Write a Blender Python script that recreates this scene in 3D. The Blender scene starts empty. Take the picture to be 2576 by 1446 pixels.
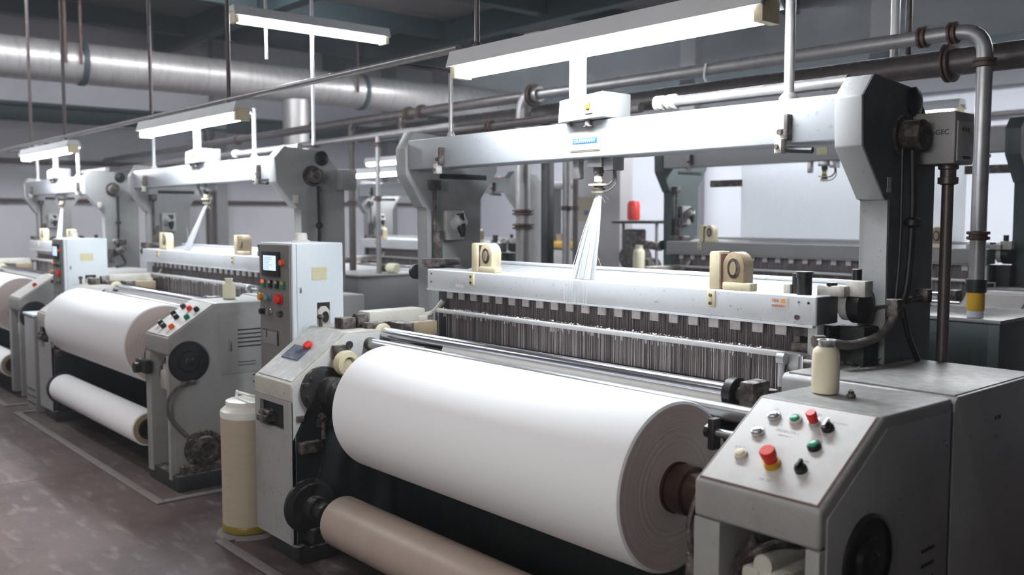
import bpy, bmesh, math, random
from mathutils import Vector, Matrix
random.seed(7)
sc = bpy.context.scene
COL = sc.collection
PI = math.pi

# ------------------------------------------------------------------ materials
MATS = {}
def nodes_of(name):
    m = bpy.data.materials.new(name); m.use_nodes = True
    nt = m.node_tree
    return m, nt, nt.nodes['Principled BSDF'], nt.nodes.new, nt.links.new

def paint(name, col, rough=.45, metal=0.0, grime=.35, gcol=(.10,.085,.075), scale=5.0, lint=0.0, bump=0.0, speck=0.0, stretch=(1,1,1), spec=.5):
    m, nt, bs, N, L = nodes_of(name)
    tc = N('ShaderNodeTexCoord'); mp = N('ShaderNodeMapping'); mp.inputs['Scale'].default_value = stretch
    L(tc.outputs['Object'], mp.inputs['Vector'])
    nz = N('ShaderNodeTexNoise'); nz.inputs['Scale'].default_value = scale; nz.inputs['Detail'].default_value = 7; nz.inputs['Roughness'].default_value = .65
    L(mp.outputs['Vector'], nz.inputs['Vector'])
    rp = N('ShaderNodeValToRGB'); rp.color_ramp.elements[0].position = .46; rp.color_ramp.elements[1].position = .80
    rp.color_ramp.elements[0].color = (0,0,0,1); rp.color_ramp.elements[1].color = (1,1,1,1)
    L(nz.outputs['Fac'], rp.inputs['Fac'])
    mul = N('ShaderNodeMath'); mul.operation = 'MULTIPLY'; mul.inputs[1].default_value = grime
    L(rp.outputs['Color'], mul.inputs[0])
    mx = N('ShaderNodeMixRGB'); mx.inputs['Color1'].default_value = (*col, 1); mx.inputs['Color2'].default_value = (*gcol, 1)
    L(mul.outputs[0], mx.inputs['Fac'])
    out = mx.outputs['Color']
    if speck > 0:
        n2 = N('ShaderNodeTexNoise'); n2.inputs['Scale'].default_value = scale*14; n2.inputs['Detail'].default_value = 3
        L(tc.outputs['Object'], n2.inputs['Vector'])
        r2 = N('ShaderNodeValToRGB'); r2.color_ramp.elements[0].position = .66; r2.color_ramp.elements[1].position = .72
        L(n2.outputs['Fac'], r2.inputs['Fac'])
        m2 = N('ShaderNodeMath'); m2.operation = 'MULTIPLY'; m2.inputs[1].default_value = speck
        L(r2.outputs['Color'], m2.inputs[0])
        x2 = N('ShaderNodeMixRGB'); x2.inputs['Color2'].default_value = (*gcol, 1)
        L(m2.outputs[0], x2.inputs['Fac']); L(out, x2.inputs['Color1']); out = x2.outputs['Color']
    if lint > 0:
        ge = N('ShaderNodeNewGeometry'); sx = N('ShaderNodeSeparateXYZ'); L(ge.outputs['Normal'], sx.inputs[0])
        n3 = N('ShaderNodeTexNoise'); n3.inputs['Scale'].default_value = 28; n3.inputs['Detail'].default_value = 5
        L(tc.outputs['Object'], n3.inputs['Vector'])
        ad = N('ShaderNodeMath'); ad.operation = 'MULTIPLY'; L(sx.outputs['Z'], ad.inputs[0]); L(n3.outputs['Fac'], ad.inputs[1])
        r3 = N('ShaderNodeValToRGB'); r3.color_ramp.elements[0].position = .40; r3.color_ramp.elements[1].position = .62
        L(ad.outputs[0], r3.inputs['Fac'])
        m3 = N('ShaderNodeMath'); m3.operation = 'MULTIPLY'; m3.inputs[1].default_value = lint
        L(r3.outputs['Color'], m3.inputs[0])
        x3 = N('ShaderNodeMixRGB'); x3.inputs['Color2'].default_value = (.74,.72,.70,1)
        L(m3.outputs[0], x3.inputs['Fac']); L(out, x3.inputs['Color1']); out = x3.outputs['Color']
    L(out, bs.inputs['Base Color'])
    bs.inputs['Roughness'].default_value = rough; bs.inputs['Metallic'].default_value = metal
    bs.inputs['Specular IOR Level'].default_value = spec
    if bump > 0:
        bp = N('ShaderNodeBump'); bp.inputs['Strength'].default_value = bump; bp.inputs['Distance'].default_value = .01
        L(nz.outputs['Fac'], bp.inputs['Height']); L(bp.outputs['Normal'], bs.inputs['Normal'])
    MATS[name] = m
    return m

def emit(name, col, strength):
    m, nt, bs, N, L = nodes_of(name)
    bs.inputs['Base Color'].default_value = (*col, 1)
    bs.inputs['Emission Color'].default_value = (*col, 1); bs.inputs['Emission Strength'].default_value = strength
    MATS[name] = m; return m

paint('white_paint', (.60,.62,.645), .38, grime=.32, gcol=(.33,.31,.29), scale=4, speck=.7, lint=.4)
paint('beam_paint', (.34,.355,.375), .38, grime=.22, gcol=(.24,.23,.22), scale=3, speck=.5, lint=.4)
paint('cream_paint', (.55,.535,.48), .45, grime=.4, gcol=(.22,.18,.14), scale=5, speck=.7, lint=.6)
paint('pale_paint', (.52,.53,.52), .42, grime=.42, gcol=(.22,.20,.18), scale=4, speck=.5, lint=.7)
paint('grey_paint', (.36,.36,.36), .45, grime=.35, gcol=(.13,.115,.105), scale=4, speck=.5, lint=.45)
paint('shaded_side', (.10,.112,.115), .45, grime=.4, gcol=(.27,.265,.26), scale=5, speck=.25)  # darkened frame colour: shade painted into faces turned right
paint('console_paint', (.345,.345,.335), .42, grime=.42, gcol=(.19,.165,.15), scale=5, speck=.5, lint=.25)
paint('housing_paint', (.62,.64,.66), .5, grime=.25, gcol=(.4,.4,.4), scale=5, lint=.5)
paint('frame_paint', (.36,.365,.365), .45, grime=.45, gcol=(.2,.19,.19), scale=5, speck=.45, lint=.5)
paint('panel_face', (.56,.545,.53), .42, grime=.45, gcol=(.36,.33,.31), scale=9, speck=.15)
paint('cab_white', (.66,.71,.75), .40, grime=.15, gcol=(.4,.36,.3), scale=3, speck=.2)
paint('cab_grey', (.21,.20,.19), .5, grime=.3, gcol=(.12,.11,.10), scale=8)
paint('dark_steel', (.030,.029,.030), .5, metal=.2, grime=.4, gcol=(.12,.10,.09), scale=14, speck=.6, lint=.4)
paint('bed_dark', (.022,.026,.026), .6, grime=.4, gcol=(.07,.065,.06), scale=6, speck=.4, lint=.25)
paint('greasy', (.055,.042,.038), .55, metal=.2, grime=.7, gcol=(.42,.38,.35), scale=22, speck=.8, lint=.6)
paint('rubber', (.018,.018,.019), .45, grime=.3, gcol=(.10,.09,.085), scale=18)
paint('hose_grey', (.10,.09,.085), .7, grime=.5, gcol=(.26,.22,.2), scale=20, lint=.4)
paint('steel', (.48,.48,.49), .33, metal=.85, grime=.4, gcol=(.2,.18,.17), scale=9)
paint('rail_steel', (.55,.56,.57), .4, metal=.3, grime=.35, gcol=(.3,.27,.26), scale=20, lint=.9)
paint('chrome', (.82,.82,.86), .20, metal=1.0, grime=.1, gcol=(.5,.48,.5), scale=8, stretch=(.3,6,6))
paint('core_brown', (.12,.075,.06), .30, metal=.7, grime=.5, gcol=(.05,.035,.03), scale=10, stretch=(6,1,1))
paint('core_paper', (.42,.33,.2), .6, grime=.3)
paint('cream_plastic', (.66,.60,.42), .45, grime=.35, gcol=(.32,.24,.15), scale=10, speck=.5, lint=.7)
paint('clamp_metal', (.50,.48,.45), .5, grime=.7, gcol=(.12,.09,.08), scale=24, speck=.6, lint=.6)
paint('tan_plastic', (.35,.28,.19), .5, grime=.6, gcol=(.14,.09,.06), scale=12, speck=.6, lint=.6)
paint('mauve_panel', (.27,.235,.24), .55, grime=.5, gcol=(.15,.125,.13), scale=30, stretch=(1,.2,.12))
paint('heald_wire', (.19,.16,.165), .5, metal=.1, grime=.7, gcol=(.07,.06,.062), scale=30, stretch=(1,.2,.15))
paint('heald_bright', (.40,.375,.38), .5, metal=.1, grime=.7, gcol=(.15,.13,.135), scale=40, stretch=(1,.2,.15))
paint('clip_white', (.55,.52,.52), .5, grime=.6, gcol=(.22,.19,.19), scale=30)
paint('lint', (.78,.76,.75), .9, grime=.2)
paint('cone_yarn', (.76,.72,.56), .8, grime=.15, gcol=(.6,.56,.42), scale=6, stretch=(1,1,14), bump=.15)
paint('tube_yarn', (.46,.40,.31), .8, grime=.3, gcol=(.34,.29,.22), scale=5, stretch=(1,1,9), bump=.2)
paint('film_white', (.80,.79,.75), .35, grime=.25, gcol=(.55,.52,.44), scale=8, bump=.3)
paint('olive_tape', (.25,.19,.02), .35, grime=.3)
paint('yellow_tape', (.60,.36,.03), .4, grime=.4)
paint('beige_cloth', (.46,.38,.33), .42, grime=.35, gcol=(.33,.25,.2), scale=4, stretch=(3,1,1), bump=.12, speck=.25)
paint('red', (.70,.045,.03), .35, grime=.2)
paint('orange', (.85,.17,.03), .35, grime=.2)
paint('green', (.02,.24,.12), .35, grime=.2)
paint('black', (.015,.015,.017), .35, grime=.2)
paint('amber', (.75,.33,.08), .35, grime=.2)
paint('blue', (.008,.10,.36), .5, grime=.1)
paint('plate_white', (.27,.265,.255), .5, grime=.15)
paint('lamp_amber', (.30,.10,.006), .5, grime=.1)
paint('box_white', (.34,.345,.35), .45, grime=.25, gcol=(.2,.19,.18), scale=6, speck=.3, lint=.3)
paint('teal_lamp', (.15,.32,.38), .35, grime=.2)
paint('silver', (.62,.61,.62), .22, metal=.8, grime=.3)
paint('touch_pad', (.10,.12,.17), .35, grime=.8, gcol=(.33,.36,.42), scale=16)
paint('yellow_label', (.66,.62,.42), .5, grime=.3, gcol=(.4,.35,.2), scale=20)
paint('white_label', (.62,.60,.57), .5, grime=.15)
paint('ink_red', (.50,.10,.06), .6, grime=.3); paint('ink_dark', (.06,.055,.06), .6, grime=.3); paint('ink_grey', (.30,.29,.28), .6, grime=.5, gcol=(.55,.54,.53), scale=40)
paint('letter_white', (.40,.41,.42), .5, grime=0)
paint('gasket', (.15,.07,.06), .6, grime=.5, gcol=(.05,.04,.04), scale=12)
paint('galvanised', (.50,.49,.49), .42, metal=.6, grime=.6, gcol=(.24,.22,.21), scale=3, stretch=(1,5,1), bump=.05)
paint('pipe_dark', (.12,.10,.098), .42, metal=.4, grime=.5, gcol=(.22,.19,.18), scale=14, lint=.45)
paint('pipe_grey', (.36,.35,.35), .38, metal=.5, grime=.5, gcol=(.18,.15,.14), scale=12, lint=.9)
paint('pipe_rust', (.10,.06,.05), .6, metal=.2, grime=.5, gcol=(.2,.15,.13), scale=16)
paint('post_white', (.72,.74,.76), .3, metal=.2, grime=.3)
paint('wall_plaster', (.60,.595,.64), .8, grime=.35, gcol=(.33,.32,.36), scale=.9)
paint('upper_wall', (.17,.17,.19), .85, grime=.3, scale=.8)
paint('wall_back', (.56,.58,.64), .8, grime=.25, gcol=(.42,.43,.48), scale=.7)
paint('ceil_paint', (.17,.16,.16), .85, grime=.5, gcol=(.10,.095,.095), scale=.6)
paint('teal_beam', (.035,.06,.07), .6, grime=.5, gcol=(.06,.06,.06), scale=2)
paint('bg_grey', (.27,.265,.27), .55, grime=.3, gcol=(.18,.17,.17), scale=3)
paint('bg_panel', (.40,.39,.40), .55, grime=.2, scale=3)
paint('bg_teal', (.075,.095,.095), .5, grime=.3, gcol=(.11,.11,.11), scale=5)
paint('tray_dust', (.20,.18,.175), .9, grime=.5, scale=30)
paint('kraft', (.42,.36,.26), .8, grime=.2)
emit('tube_light', (.90,.95,1.0), 68.0)
emit('tube_light_far', (.92,.96,1.0), 45.0)
emit('screen', (.42,.52,.80), 1.1)
emit('led_red', (1.0,.06,.04), 1.5); emit('led_green', (.05,.6,.3), .6)

def cloth_mat(name, col, end=False):
    m, nt, bs, N, L = nodes_of(name)
    tc = N('ShaderNodeTexCoord')
    bs.inputs['Roughness'].default_value = .75; bs.inputs['Specular IOR Level'].default_value = .25
    if end:
        sx = N('ShaderNodeSeparateXYZ'); L(tc.outputs['Object'], sx.inputs[0])
        cb = N('ShaderNodeCombineXYZ'); L(sx.outputs['Y'], cb.inputs['X']); L(sx.outputs['Z'], cb.inputs['Y'])
        ln = N('ShaderNodeVectorMath'); ln.operation = 'LENGTH'; L(cb.outputs[0], ln.inputs[0])
        nz = N('ShaderNodeTexNoise'); nz.noise_dimensions = '1D'; nz.inputs['Scale'].default_value = 90; nz.inputs['Detail'].default_value = 4
        L(ln.outputs['Value'], nz.inputs['W'])
        mx = N('ShaderNodeMixRGB'); mx.inputs['Color1'].default_value = (*[c*.80 for c in col], 1); mx.inputs['Color2'].default_value = (*col, 1)
        L(nz.outputs['Fac'], mx.inputs['Fac']); L(mx.outputs['Color'], bs.inputs['Base Color'])
        bp = N('ShaderNodeBump'); bp.inputs['Strength'].default_value = .35; bp.inputs['Distance'].default_value = .004
        L(nz.outputs['Fac'], bp.inputs['Height']); L(bp.outputs['Normal'], bs.inputs['Normal'])
    else:
        bs.inputs['Base Color'].default_value = (*col, 1)
        nz = N('ShaderNodeTexNoise'); nz.inputs['Scale'].default_value = 3; nz.inputs['Detail'].default_value = 2
        mp = N('ShaderNodeMapping'); mp.inputs['Scale'].default_value = (6,.4,.4)
        L(tc.outputs['Object'], mp.inputs['Vector']); L(mp.outputs['Vector'], nz.inputs['Vector'])
        bp = N('ShaderNodeBump'); bp.inputs['Strength'].default_value = .12; bp.inputs['Distance'].default_value = .01
        L(nz.outputs['Fac'], bp.inputs['Height']); L(bp.outputs['Normal'], bs.inputs['Normal'])
    MATS[name] = m
paint('warp_mesh', (.40,.41,.42), .7, grime=.6, gcol=(.62,.63,.64), scale=60, stretch=(1,.05,.05))
paint('web_cloth', (.52,.51,.49), .7, grime=.3, gcol=(.35,.34,.33), scale=12)
cloth_mat('cloth', (.86,.865,.88)); cloth_mat('cloth_end', (.74,.64,.61), True)

def floor_mat():
    m, nt, bs, N, L = nodes_of('floor_concrete')
    tc = N('ShaderNodeTexCoord')
    a = N('ShaderNodeTexNoise'); a.inputs['Scale'].default_value = .9; a.inputs['Detail'].default_value = 8; a.inputs['Roughness'].default_value = .7
    b = N('ShaderNodeTexNoise'); b.inputs['Scale'].default_value = 9; b.inputs['Detail'].default_value = 6
    mp = N('ShaderNodeMapping'); mp.inputs['Scale'].default_value = (.5, 1.6, 1)
    L(tc.outputs['Object'], a.inputs['Vector']); L(tc.outputs['Object'], mp.inputs['Vector']); L(mp.outputs['Vector'], b.inputs['Vector'])
    r = N('ShaderNodeValToRGB'); r.color_ramp.elements[0].position = .36; r.color_ramp.elements[1].position = .68
    r.color_ramp.elements[0].color = (.060,.040,.037,1); r.color_ramp.elements[1].color = (.135,.103,.098,1)
    L(a.outputs['Fac'], r.inputs['Fac'])
    r2 = N('ShaderNodeValToRGB'); r2.color_ramp.elements[0].position = .54; r2.color_ramp.elements[1].position = .74
    L(b.outputs['Fac'], r2.inputs['Fac'])
    f = N('ShaderNodeMath'); f.operation = 'MULTIPLY'; f.inputs[1].default_value = .5; L(r2.outputs['Color'], f.inputs[0])
    mx = N('ShaderNodeMixRGB'); mx.inputs['Color2'].default_value = (.24,.21,.205,1)
    L(f.outputs[0], mx.inputs['Fac']); L(r.outputs['Color'], mx.inputs['Color1']); L(mx.outputs['Color'], bs.inputs['Base Color'])
    bs.inputs['Roughness'].default_value = .6
    bp = N('ShaderNodeBump'); bp.inputs['Strength'].default_value = .25; bp.inputs['Distance'].default_value = .01
    L(b.outputs['Fac'], bp.inputs['Height']); L(bp.outputs['Normal'], bs.inputs['Normal'])
    MATS['floor_concrete'] = m
floor_mat()

def yarn_mat():
    m, nt, bs, N, L = nodes_of('yarn_white')
    bs.inputs['Base Color'].default_value = (.88,.9,.92,1); bs.inputs['Roughness'].default_value = .6
    tr = N('ShaderNodeBsdfTranslucent'); tr.inputs['Color'].default_value = (.9,.92,.95,1)
    mx = N('ShaderNodeMixShader'); mx.inputs['Fac'].default_value = .35
    L(bs.outputs[0], mx.inputs[1]); L(tr.outputs[0], mx.inputs[2]); L(mx.outputs[0], nt.nodes['Material Output'].inputs['Surface'])
    MATS['yarn_white'] = m
yarn_mat()

# ------------------------------------------------------------------ mesh kit
OFF = Vector((0,0,0))
class MB:
    def __init__(s): s.bm = bmesh.new(); s.mi = 0
    def _tag(s, faces):
        for f in faces: f.material_index = s.mi
    def box(s, x0, x1, y0, y1, z0, z1, b=0, seg=2):
        vs = [s.bm.verts.new(p) for p in ((x0,y0,z0),(x1,y0,z0),(x1,y1,z0),(x0,y1,z0),(x0,y0,z1),(x1,y0,z1),(x1,y1,z1),(x0,y1,z1))]
        fs = [s.bm.faces.new([vs[i] for i in q]) for q in ((0,3,2,1),(4,5,6,7),(0,1,5,4),(1,2,6,5),(2,3,7,6),(3,0,4,7))]
        s._tag(fs)
        if b:
            es = list({e for f in fs for e in f.edges})
            r = bmesh.ops.bevel(s.bm, geom=es, offset=b, segments=seg, affect='EDGES', profile=.5); s._tag(r['faces'])
        return s
    def prism(s, poly, axis, a0, a1, b=0, seg=2):
        def P(p, a):
            return {'x': (a, p[0], p[1]), 'y': (p[0], a, p[1]), 'z': (p[0], p[1], a)}[axis]
        A = [s.bm.verts.new(P(p, a0)) for p in poly]; B = [s.bm.verts.new(P(p, a1)) for p in poly]
        n = len(poly); fs = [s.bm.faces.new(A[::-1]), s.bm.faces.new(B)]
        for i in range(n): fs.append(s.bm.faces.new((A[i], A[(i+1)%n], B[(i+1)%n], B[i])))
        s._tag(fs)
        if b:
            es = list({e for f in fs for e in f.edges})
            r = bmesh.ops.bevel(s.bm, geom=es, offset=b, segments=seg, affect='EDGES', profile=.5); s._tag(r['faces'])
        return s
    def lathe(s, o, d, prof, n=28, cap0=True, cap1=True):
        o = Vector(o); d = Vector(d).normalized()
        u = d.orthogonal().normalized(); v = d.cross(u)
        rings = []
        for r, h in prof:
            rings.append([s.bm.verts.new(o + d*h + (u*math.cos(2*PI*k/n) + v*math.sin(2*PI*k/n))*r) for k in range(n)])
        fs = []
        for a, b in zip(rings, rings[1:]):
            for k in range(n): fs.append(s.bm.faces.new((a[k], a[(k+1)%n], b[(k+1)%n], b[k])))
        if cap0: fs.append(s.bm.faces.new(rings[0][::-1]))
        if cap1: fs.append(s.bm.faces.new(rings[-1]))
        s._tag(fs)
        return s
    def cyl(s, p0, p1, r, n=24, r2=None, c=0):
        p0 = Vector(p0); d = Vector(p1) - p0; h = d.length; r2 = r if r2 is None else r2
        if c: return s.lathe(p0, d, [(r-c,0),(r,c),(r2,h-c),(r2-c,h)], n)
        return s.lathe(p0, d, [(r,0),(r2,h)], n)
    def tube(s, pts, r, n=10, smooth=0):
        P = [Vector(p) for p in pts]
        if smooth:
            Q = []
            for i in range(len(P)-1):
                a = P[max(i-1,0)]; b = P[i]; c = P[i+1]; e = P[min(i+2,len(P)-1)]
                for k in range(smooth):
                    t = k/smooth
                    Q.append(.5*((2*b) + (c-a)*t + (2*a-5*b+4*c-e)*t*t + (3*b-a-3*c+e)*t**3))
            Q.append(P[-1]); P = Q
        T = [(P[min(i+1,len(P)-1)] - P[max(i-1,0)]).normalized() for i in range(len(P))]
        u = T[0].orthogonal().normalized(); rings = []
        for p, t in zip(P, T):
            u = (u - t*u.dot(t)).normalized(); v = t.cross(u)
            rings.append([s.bm.verts.new(p + (u*math.cos(2*PI*k/n) + v*math.sin(2*PI*k/n))*r) for k in range(n)])
        fs = []
        for a, b in zip(rings, rings[1:]):
            for k in range(n): fs.append(s.bm.faces.new((a[k], a[(k+1)%n], b[(k+1)%n], b[k])))
        fs.append(s.bm.faces.new(rings[0][::-1])); fs.append(s.bm.faces.new(rings[-1])); s._tag(fs)
        return s
    def quad(s, a, b, c, d):
        s._tag([s.bm.faces.new([s.bm.verts.new(p) for p in (a,b,c,d)])]); return s
    def build(s, name, mat, parent=None, sharp=35):
        bmesh.ops.translate(s.bm, verts=s.bm.verts, vec=-OFF)
        bmesh.ops.recalc_face_normals(s.bm, faces=s.bm.faces)
        me = bpy.data.meshes.new(name); s.bm.to_mesh(me); s.bm.free()
        for p in me.polygons: p.use_smooth = True
        me.set_sharp_from_angle(angle=math.radians(sharp))
        for mm in (mat if isinstance(mat, (list, tuple)) else [mat]): me.materials.append(MATS[mm])
        o = bpy.data.objects.new(name, me); COL.objects.link(o)
        if parent is not None: o.parent = parent
        else: o.location = OFF
        return o

def tag(o, label=None, cat=None, group=None, kind=None):
    if label: o['label'] = label
    if cat: o['category'] = cat
    if group: o['group'] = group
    if kind: o['kind'] = kind
    return o
def base(x, y, z=0):
    global OFF
    OFF = Vector((x, y, z))
def thing(name, label, cat, loc, group=None):
    base(*loc)
    o = bpy.data.objects.new(name, None); o.empty_display_size = .1; COL.objects.link(o); o.location = loc
    return tag(o, label, cat, group)
def text_part(txt, size, mat, parent, loc, rot, name='lettering', ext=.0004, sx=1):
    cu = bpy.data.curves.new(name, 'FONT'); cu.body = txt; cu.size = size; cu.extrude = ext; cu.align_x = 'CENTER'; cu.align_y = 'CENTER'
    tmp = bpy.data.objects.new(name, cu); COL.objects.link(tmp)
    dg = bpy.context.evaluated_depsgraph_get()
    me = bpy.data.meshes.new_from_object(tmp.evaluated_get(dg)); bpy.data.objects.remove(tmp)
    me.materials.clear(); me.materials.append(MATS[mat])
    o = bpy.data.objects.new(name, me); COL.objects.link(o); o.parent = parent
    o.location = Vector(loc) - OFF; o.rotation_euler = rot; o.scale = (sx,1,1)
    return o
def slope_box(m, x0, x1, t0, t1, h0, h1, o, d, b=0):
    # box on a slanted plane: x across, t up the slope from o, h above it
    o = Vector(o); d = Vector(d).normalized(); n = Vector((0,-d.z,d.y))
    P = lambda x,t,h: Vector((x,0,0)) + o + d*t + n*h
    vs = [m.bm.verts.new(P(*q)) for q in ((x0,t0,h0),(x1,t0,h0),(x1,t1,h0),(x0,t1,h0),(x0,t0,h1),(x1,t0,h1),(x1,t1,h1),(x0,t1,h1))]
    fs = [m.bm.faces.new([vs[i] for i in q]) for q in ((0,3,2,1),(4,5,6,7),(0,1,5,4),(1,2,6,5),(2,3,7,6),(3,0,4,7))]
    m._tag(fs)
    if b:
        r = bmesh.ops.bevel(m.bm, geom=list({e for f in fs for e in f.edges}), offset=b, segments=2, affect='EDGES'); m._tag(r['faces'])
    return m
def tufts(m, n, xr, yr, z, s0=.003, s1=.009):
    for _ in range(n):
        x = random.uniform(*xr); y = random.uniform(*yr); s = random.uniform(s0, s1); zz = z + random.uniform(0, s)
        vs = [m.bm.verts.new((x+random.uniform(-s,s), y+random.uniform(-s,s), zz+random.uniform(-s*.4,s*1.2))) for _ in range(4)]
        for q in ((0,1,2),(0,1,3),(0,2,3),(1,2,3)): m.bm.faces.new([vs[i] for i in q])

# ------------------------------------------------------------------ loom
def make_loom(label, XR, XL, GR, GL, BR, BL, y0=0.0, zs=1.0, det=2, plate=0, gz=0.0, sheet=False, rol=None, ror=None, lol=None, dim=False):  # dim: darker materials paint in the weaker light on that loom
    Y = lambda y: y + y0
    root = thing('weaving_loom', label, 'loom', ((XR+XL)/2 - .2, 2.6+y0, 0))
    S = lambda poly: [(p[0]+y0, p[1]) for p in poly]
    # ---- machine bed
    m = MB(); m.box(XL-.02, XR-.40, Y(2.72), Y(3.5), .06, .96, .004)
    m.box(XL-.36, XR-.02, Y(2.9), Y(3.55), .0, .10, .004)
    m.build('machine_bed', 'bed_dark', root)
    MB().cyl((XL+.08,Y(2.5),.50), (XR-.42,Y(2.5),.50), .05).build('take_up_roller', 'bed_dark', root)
    MB().cyl((XL+.02,Y(2.36),.20), (XR-.42,Y(2.36),.20), .022).build('tie_rod', 'dark_steel', root)
    # ---- left console
    x0, x1 = XL-.40, XL
    m = MB(); m.prism(S([(2.14,.06),(2.14,.86),(2.45,1.08),(2.95,1.08),(2.95,.06)]), 'x', x0+.014, x1-.014)
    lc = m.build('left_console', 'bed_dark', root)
    m = MB(); m.prism(S([(2.105,.80),(2.105,.886),(2.43,1.118),(2.92,1.118),(2.92,1.085),(2.45,1.085),(2.14,.862),(2.14,.80)]), 'x', x0, x1, .005)
    m.build('console_cover', 'cream_paint', lc)
    m = MB()
    hx0, hx1, hz0, hz1 = x0+.055, x1-.085, .645, .772
    for q in ((x0,x1,.08,hz0),(x0,x1,hz1,.80),(x0,hx0,hz0,hz1),(hx1,x1,hz0,hz1)): m.box(q[0],q[1],Y(2.107),Y(2.128),q[2],q[3])
    m.box(x1-.03,x1,Y(2.104),Y(2.128),.08,.80,.003)
    m.build('front_panel', 'grey_paint', lc)
    MB().box(hx0,hx1,Y(2.15),Y(2.16),hz0,hz1).build('recess_plate', 'dark_steel', lc)
    m = MB(); m.cyl((hx0+.06,Y(2.15),.69),(hx0+.06,Y(2.085),.69),.035,16); m.box(hx0+.02,hx0+.12,Y(2.075),Y(2.14),.665,.70,.006); m.cyl((hx0+.03,Y(2.10),.71),(hx0+.13,Y(2.10),.715),.012,10)
    m.build('clamp_motor', 'greasy', lc)
    MB().prism(S([(2.112,.61),(2.19,.76),(2.33,.73),(2.5,.88),(2.9,.90),(2.9,1.105),(2.44,1.105),(2.112,.872)]), 'x', x1-.012, x1+.004, .002).build('side_panel', 'pale_paint', lc)
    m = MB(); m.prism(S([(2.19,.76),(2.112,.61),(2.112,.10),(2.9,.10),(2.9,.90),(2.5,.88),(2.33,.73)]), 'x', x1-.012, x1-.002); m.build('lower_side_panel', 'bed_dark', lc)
    o_, d_ = (0,Y(2.105),.886), (0,.325,.232)
    m = MB(); slope_box(m, x0+.015, x1-.015, .018, .385, .0, .004, o_, d_, .002); m.build('slope_cover', 'pale_paint', lc)
    m = MB(); slope_box(m, x0+.075, x1-.150, .148, .246, .004, .010, o_, d_, .002); m.build('touch_panel', 'touch_pad', lc)
    n_ = Vector((0,-d_[2],d_[1])).normalized(); P = Vector(o_) + Vector(d_).normalized()*.247 + Vector((x1-.175,0,0))
    MB().lathe(P, n_, [(.017,.0),(.017,.012),(.024,.014),(.026,.026),(.020,.034)], 20).build('red_button', 'red', lc)
    m = MB(); m.cyl((x1,Y(2.20),.865),(x1+.02,Y(2.20),.865),.018,10); m.box(x1,x1+.03,Y(2.16),Y(2.24),.872,.892,.003); m.box(x1,x1+.012,Y(2.13),Y(2.17),.70,.73,.002)
    m.cyl((x1,Y(2.43),1.055),(x1+.012,Y(2.43),1.055),.02,14)
    m.build('latch', 'greasy', lc)
    m = MB(); m.box(x0+.12,x1+.05,Y(2.12),Y(2.6),.0,.075,.006); m.box(x1-.02,x1+.10,Y(2.16),Y(2.24),.10,.17,.01); m.cyl((x1+.02,Y(2.12),.03),(x1+.02,Y(2.12),.09),.03,12)
    m.build('floor_foot', 'dark_steel', lc)
    # box arm on top of the left console, running back towards the sley
    m = MB(); m.box(x1-.22,x1-.10,Y(2.62),Y(2.98),1.118,1.20,.008); m.build('arm_cover', 'cream_paint', lc)
    m = MB(); m.cyl((x1-.15,Y(2.56),1.155),(x1-.15,Y(2.62),1.155),.036,16); m.box(x1-.21,x1-.12,Y(2.47),Y(2.55),1.118,1.175,.006); m.cyl((x1-.3,Y(2.44),1.12),(x1-.3,Y(2.44),1.16),.012,10); m.lathe((x1-.3,Y(2.44),1.16),(0,0,1),[(.012,0),(.02,.012),(.012,.026)],12)
    m.build('tension_fitting', 'greasy', lc)
    m = MB(); m.box(x1-.05,x1+.01,Y(2.72),Y(2.98),1.06,1.14,.006); m.build('arm_plate', 'tan_plastic', lc)
    m = MB(); m.tube([(x1-.16,Y(2.95),1.15),(x1-.10,Y(3.03),1.17),(x1-.04,Y(3.06),1.24)],.016,8,4); m.box(x1-.15,x1-.09,Y(2.93),Y(2.99),1.11,1.16,.006); m.build('lever', 'cream_paint', lc)
    # hub + shaft of the big roll
    rl = rol if rol else XL+.53
    m = MB(); m.lathe((x1,Y(2.27),.845),(1,0,0),[(.118,0),(.118,.022),(.09,.03),(.055,.034)],36)
    for k in range(6):
        a = k*PI/3+.3; m.cyl((x1+.02,Y(2.27)+.092*math.cos(a),.845+.092*math.sin(a)),(x1+.034,Y(2.27)+.092*math.cos(a),.845+.092*math.sin(a)),.010,8)
    m.build('drive_flange', 'dark_steel', root)
    kh = min(1, (rl-x1-.034)/.20); m = MB(); m.lathe((x1+.02,Y(2.3),.84),(1,0,0),[(.07,0),(.075,.05*kh),(.075,.10*kh),(.06,.105*kh),(.06,.13*kh),(.07,.135*kh),(.07,.17*kh),(.052,.175*kh),(.052,rl-x1-.032)],32); m.build('shaft_collar', 'dark_steel', root)
    m = MB(); m.lathe((x1+.02,Y(2.37),.975),(1,0,0),[(.03,0),(.03,.03),(.062,.035),(.066,.06),(.060,.085),(.035,.09),(.03,.075),(.012,.08)],28); m.build('tension_wheel', 'cream_plastic', root)
    m = MB(); m.box(x1,x1+.03,Y(2.33),Y(2.40),.99,1.06,.005); m.cyl((x1,Y(2.42),1.0),(x1+.06,Y(2.42),1.0),.02,12); m.box(x1,x1+.02,Y(2.10)+.14,Y(2.36),.66,.70,.004); m.cyl((x1+.01,Y(2.26),.72),(x1+.05,Y(2.26),.70),.018,10); m.cyl((x1+.02,Y(2.27),.60),(x1+.02,Y(2.27),.73),.012,8)
    m.box(x1,x1+.05,Y(2.13),Y(2.25),.545,.60,.006)
    m.build('tension_bracket', 'greasy', root)
    m = MB(); m.tube([(x1+.01,Y(2.26),.62),(x1+.02,Y(2.27),.52),(x1+.008,Y(2.24),.40),(x1+.01,Y(2.22),.34)],.006,8,5); m.build('cable', 'rubber', root)
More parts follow.
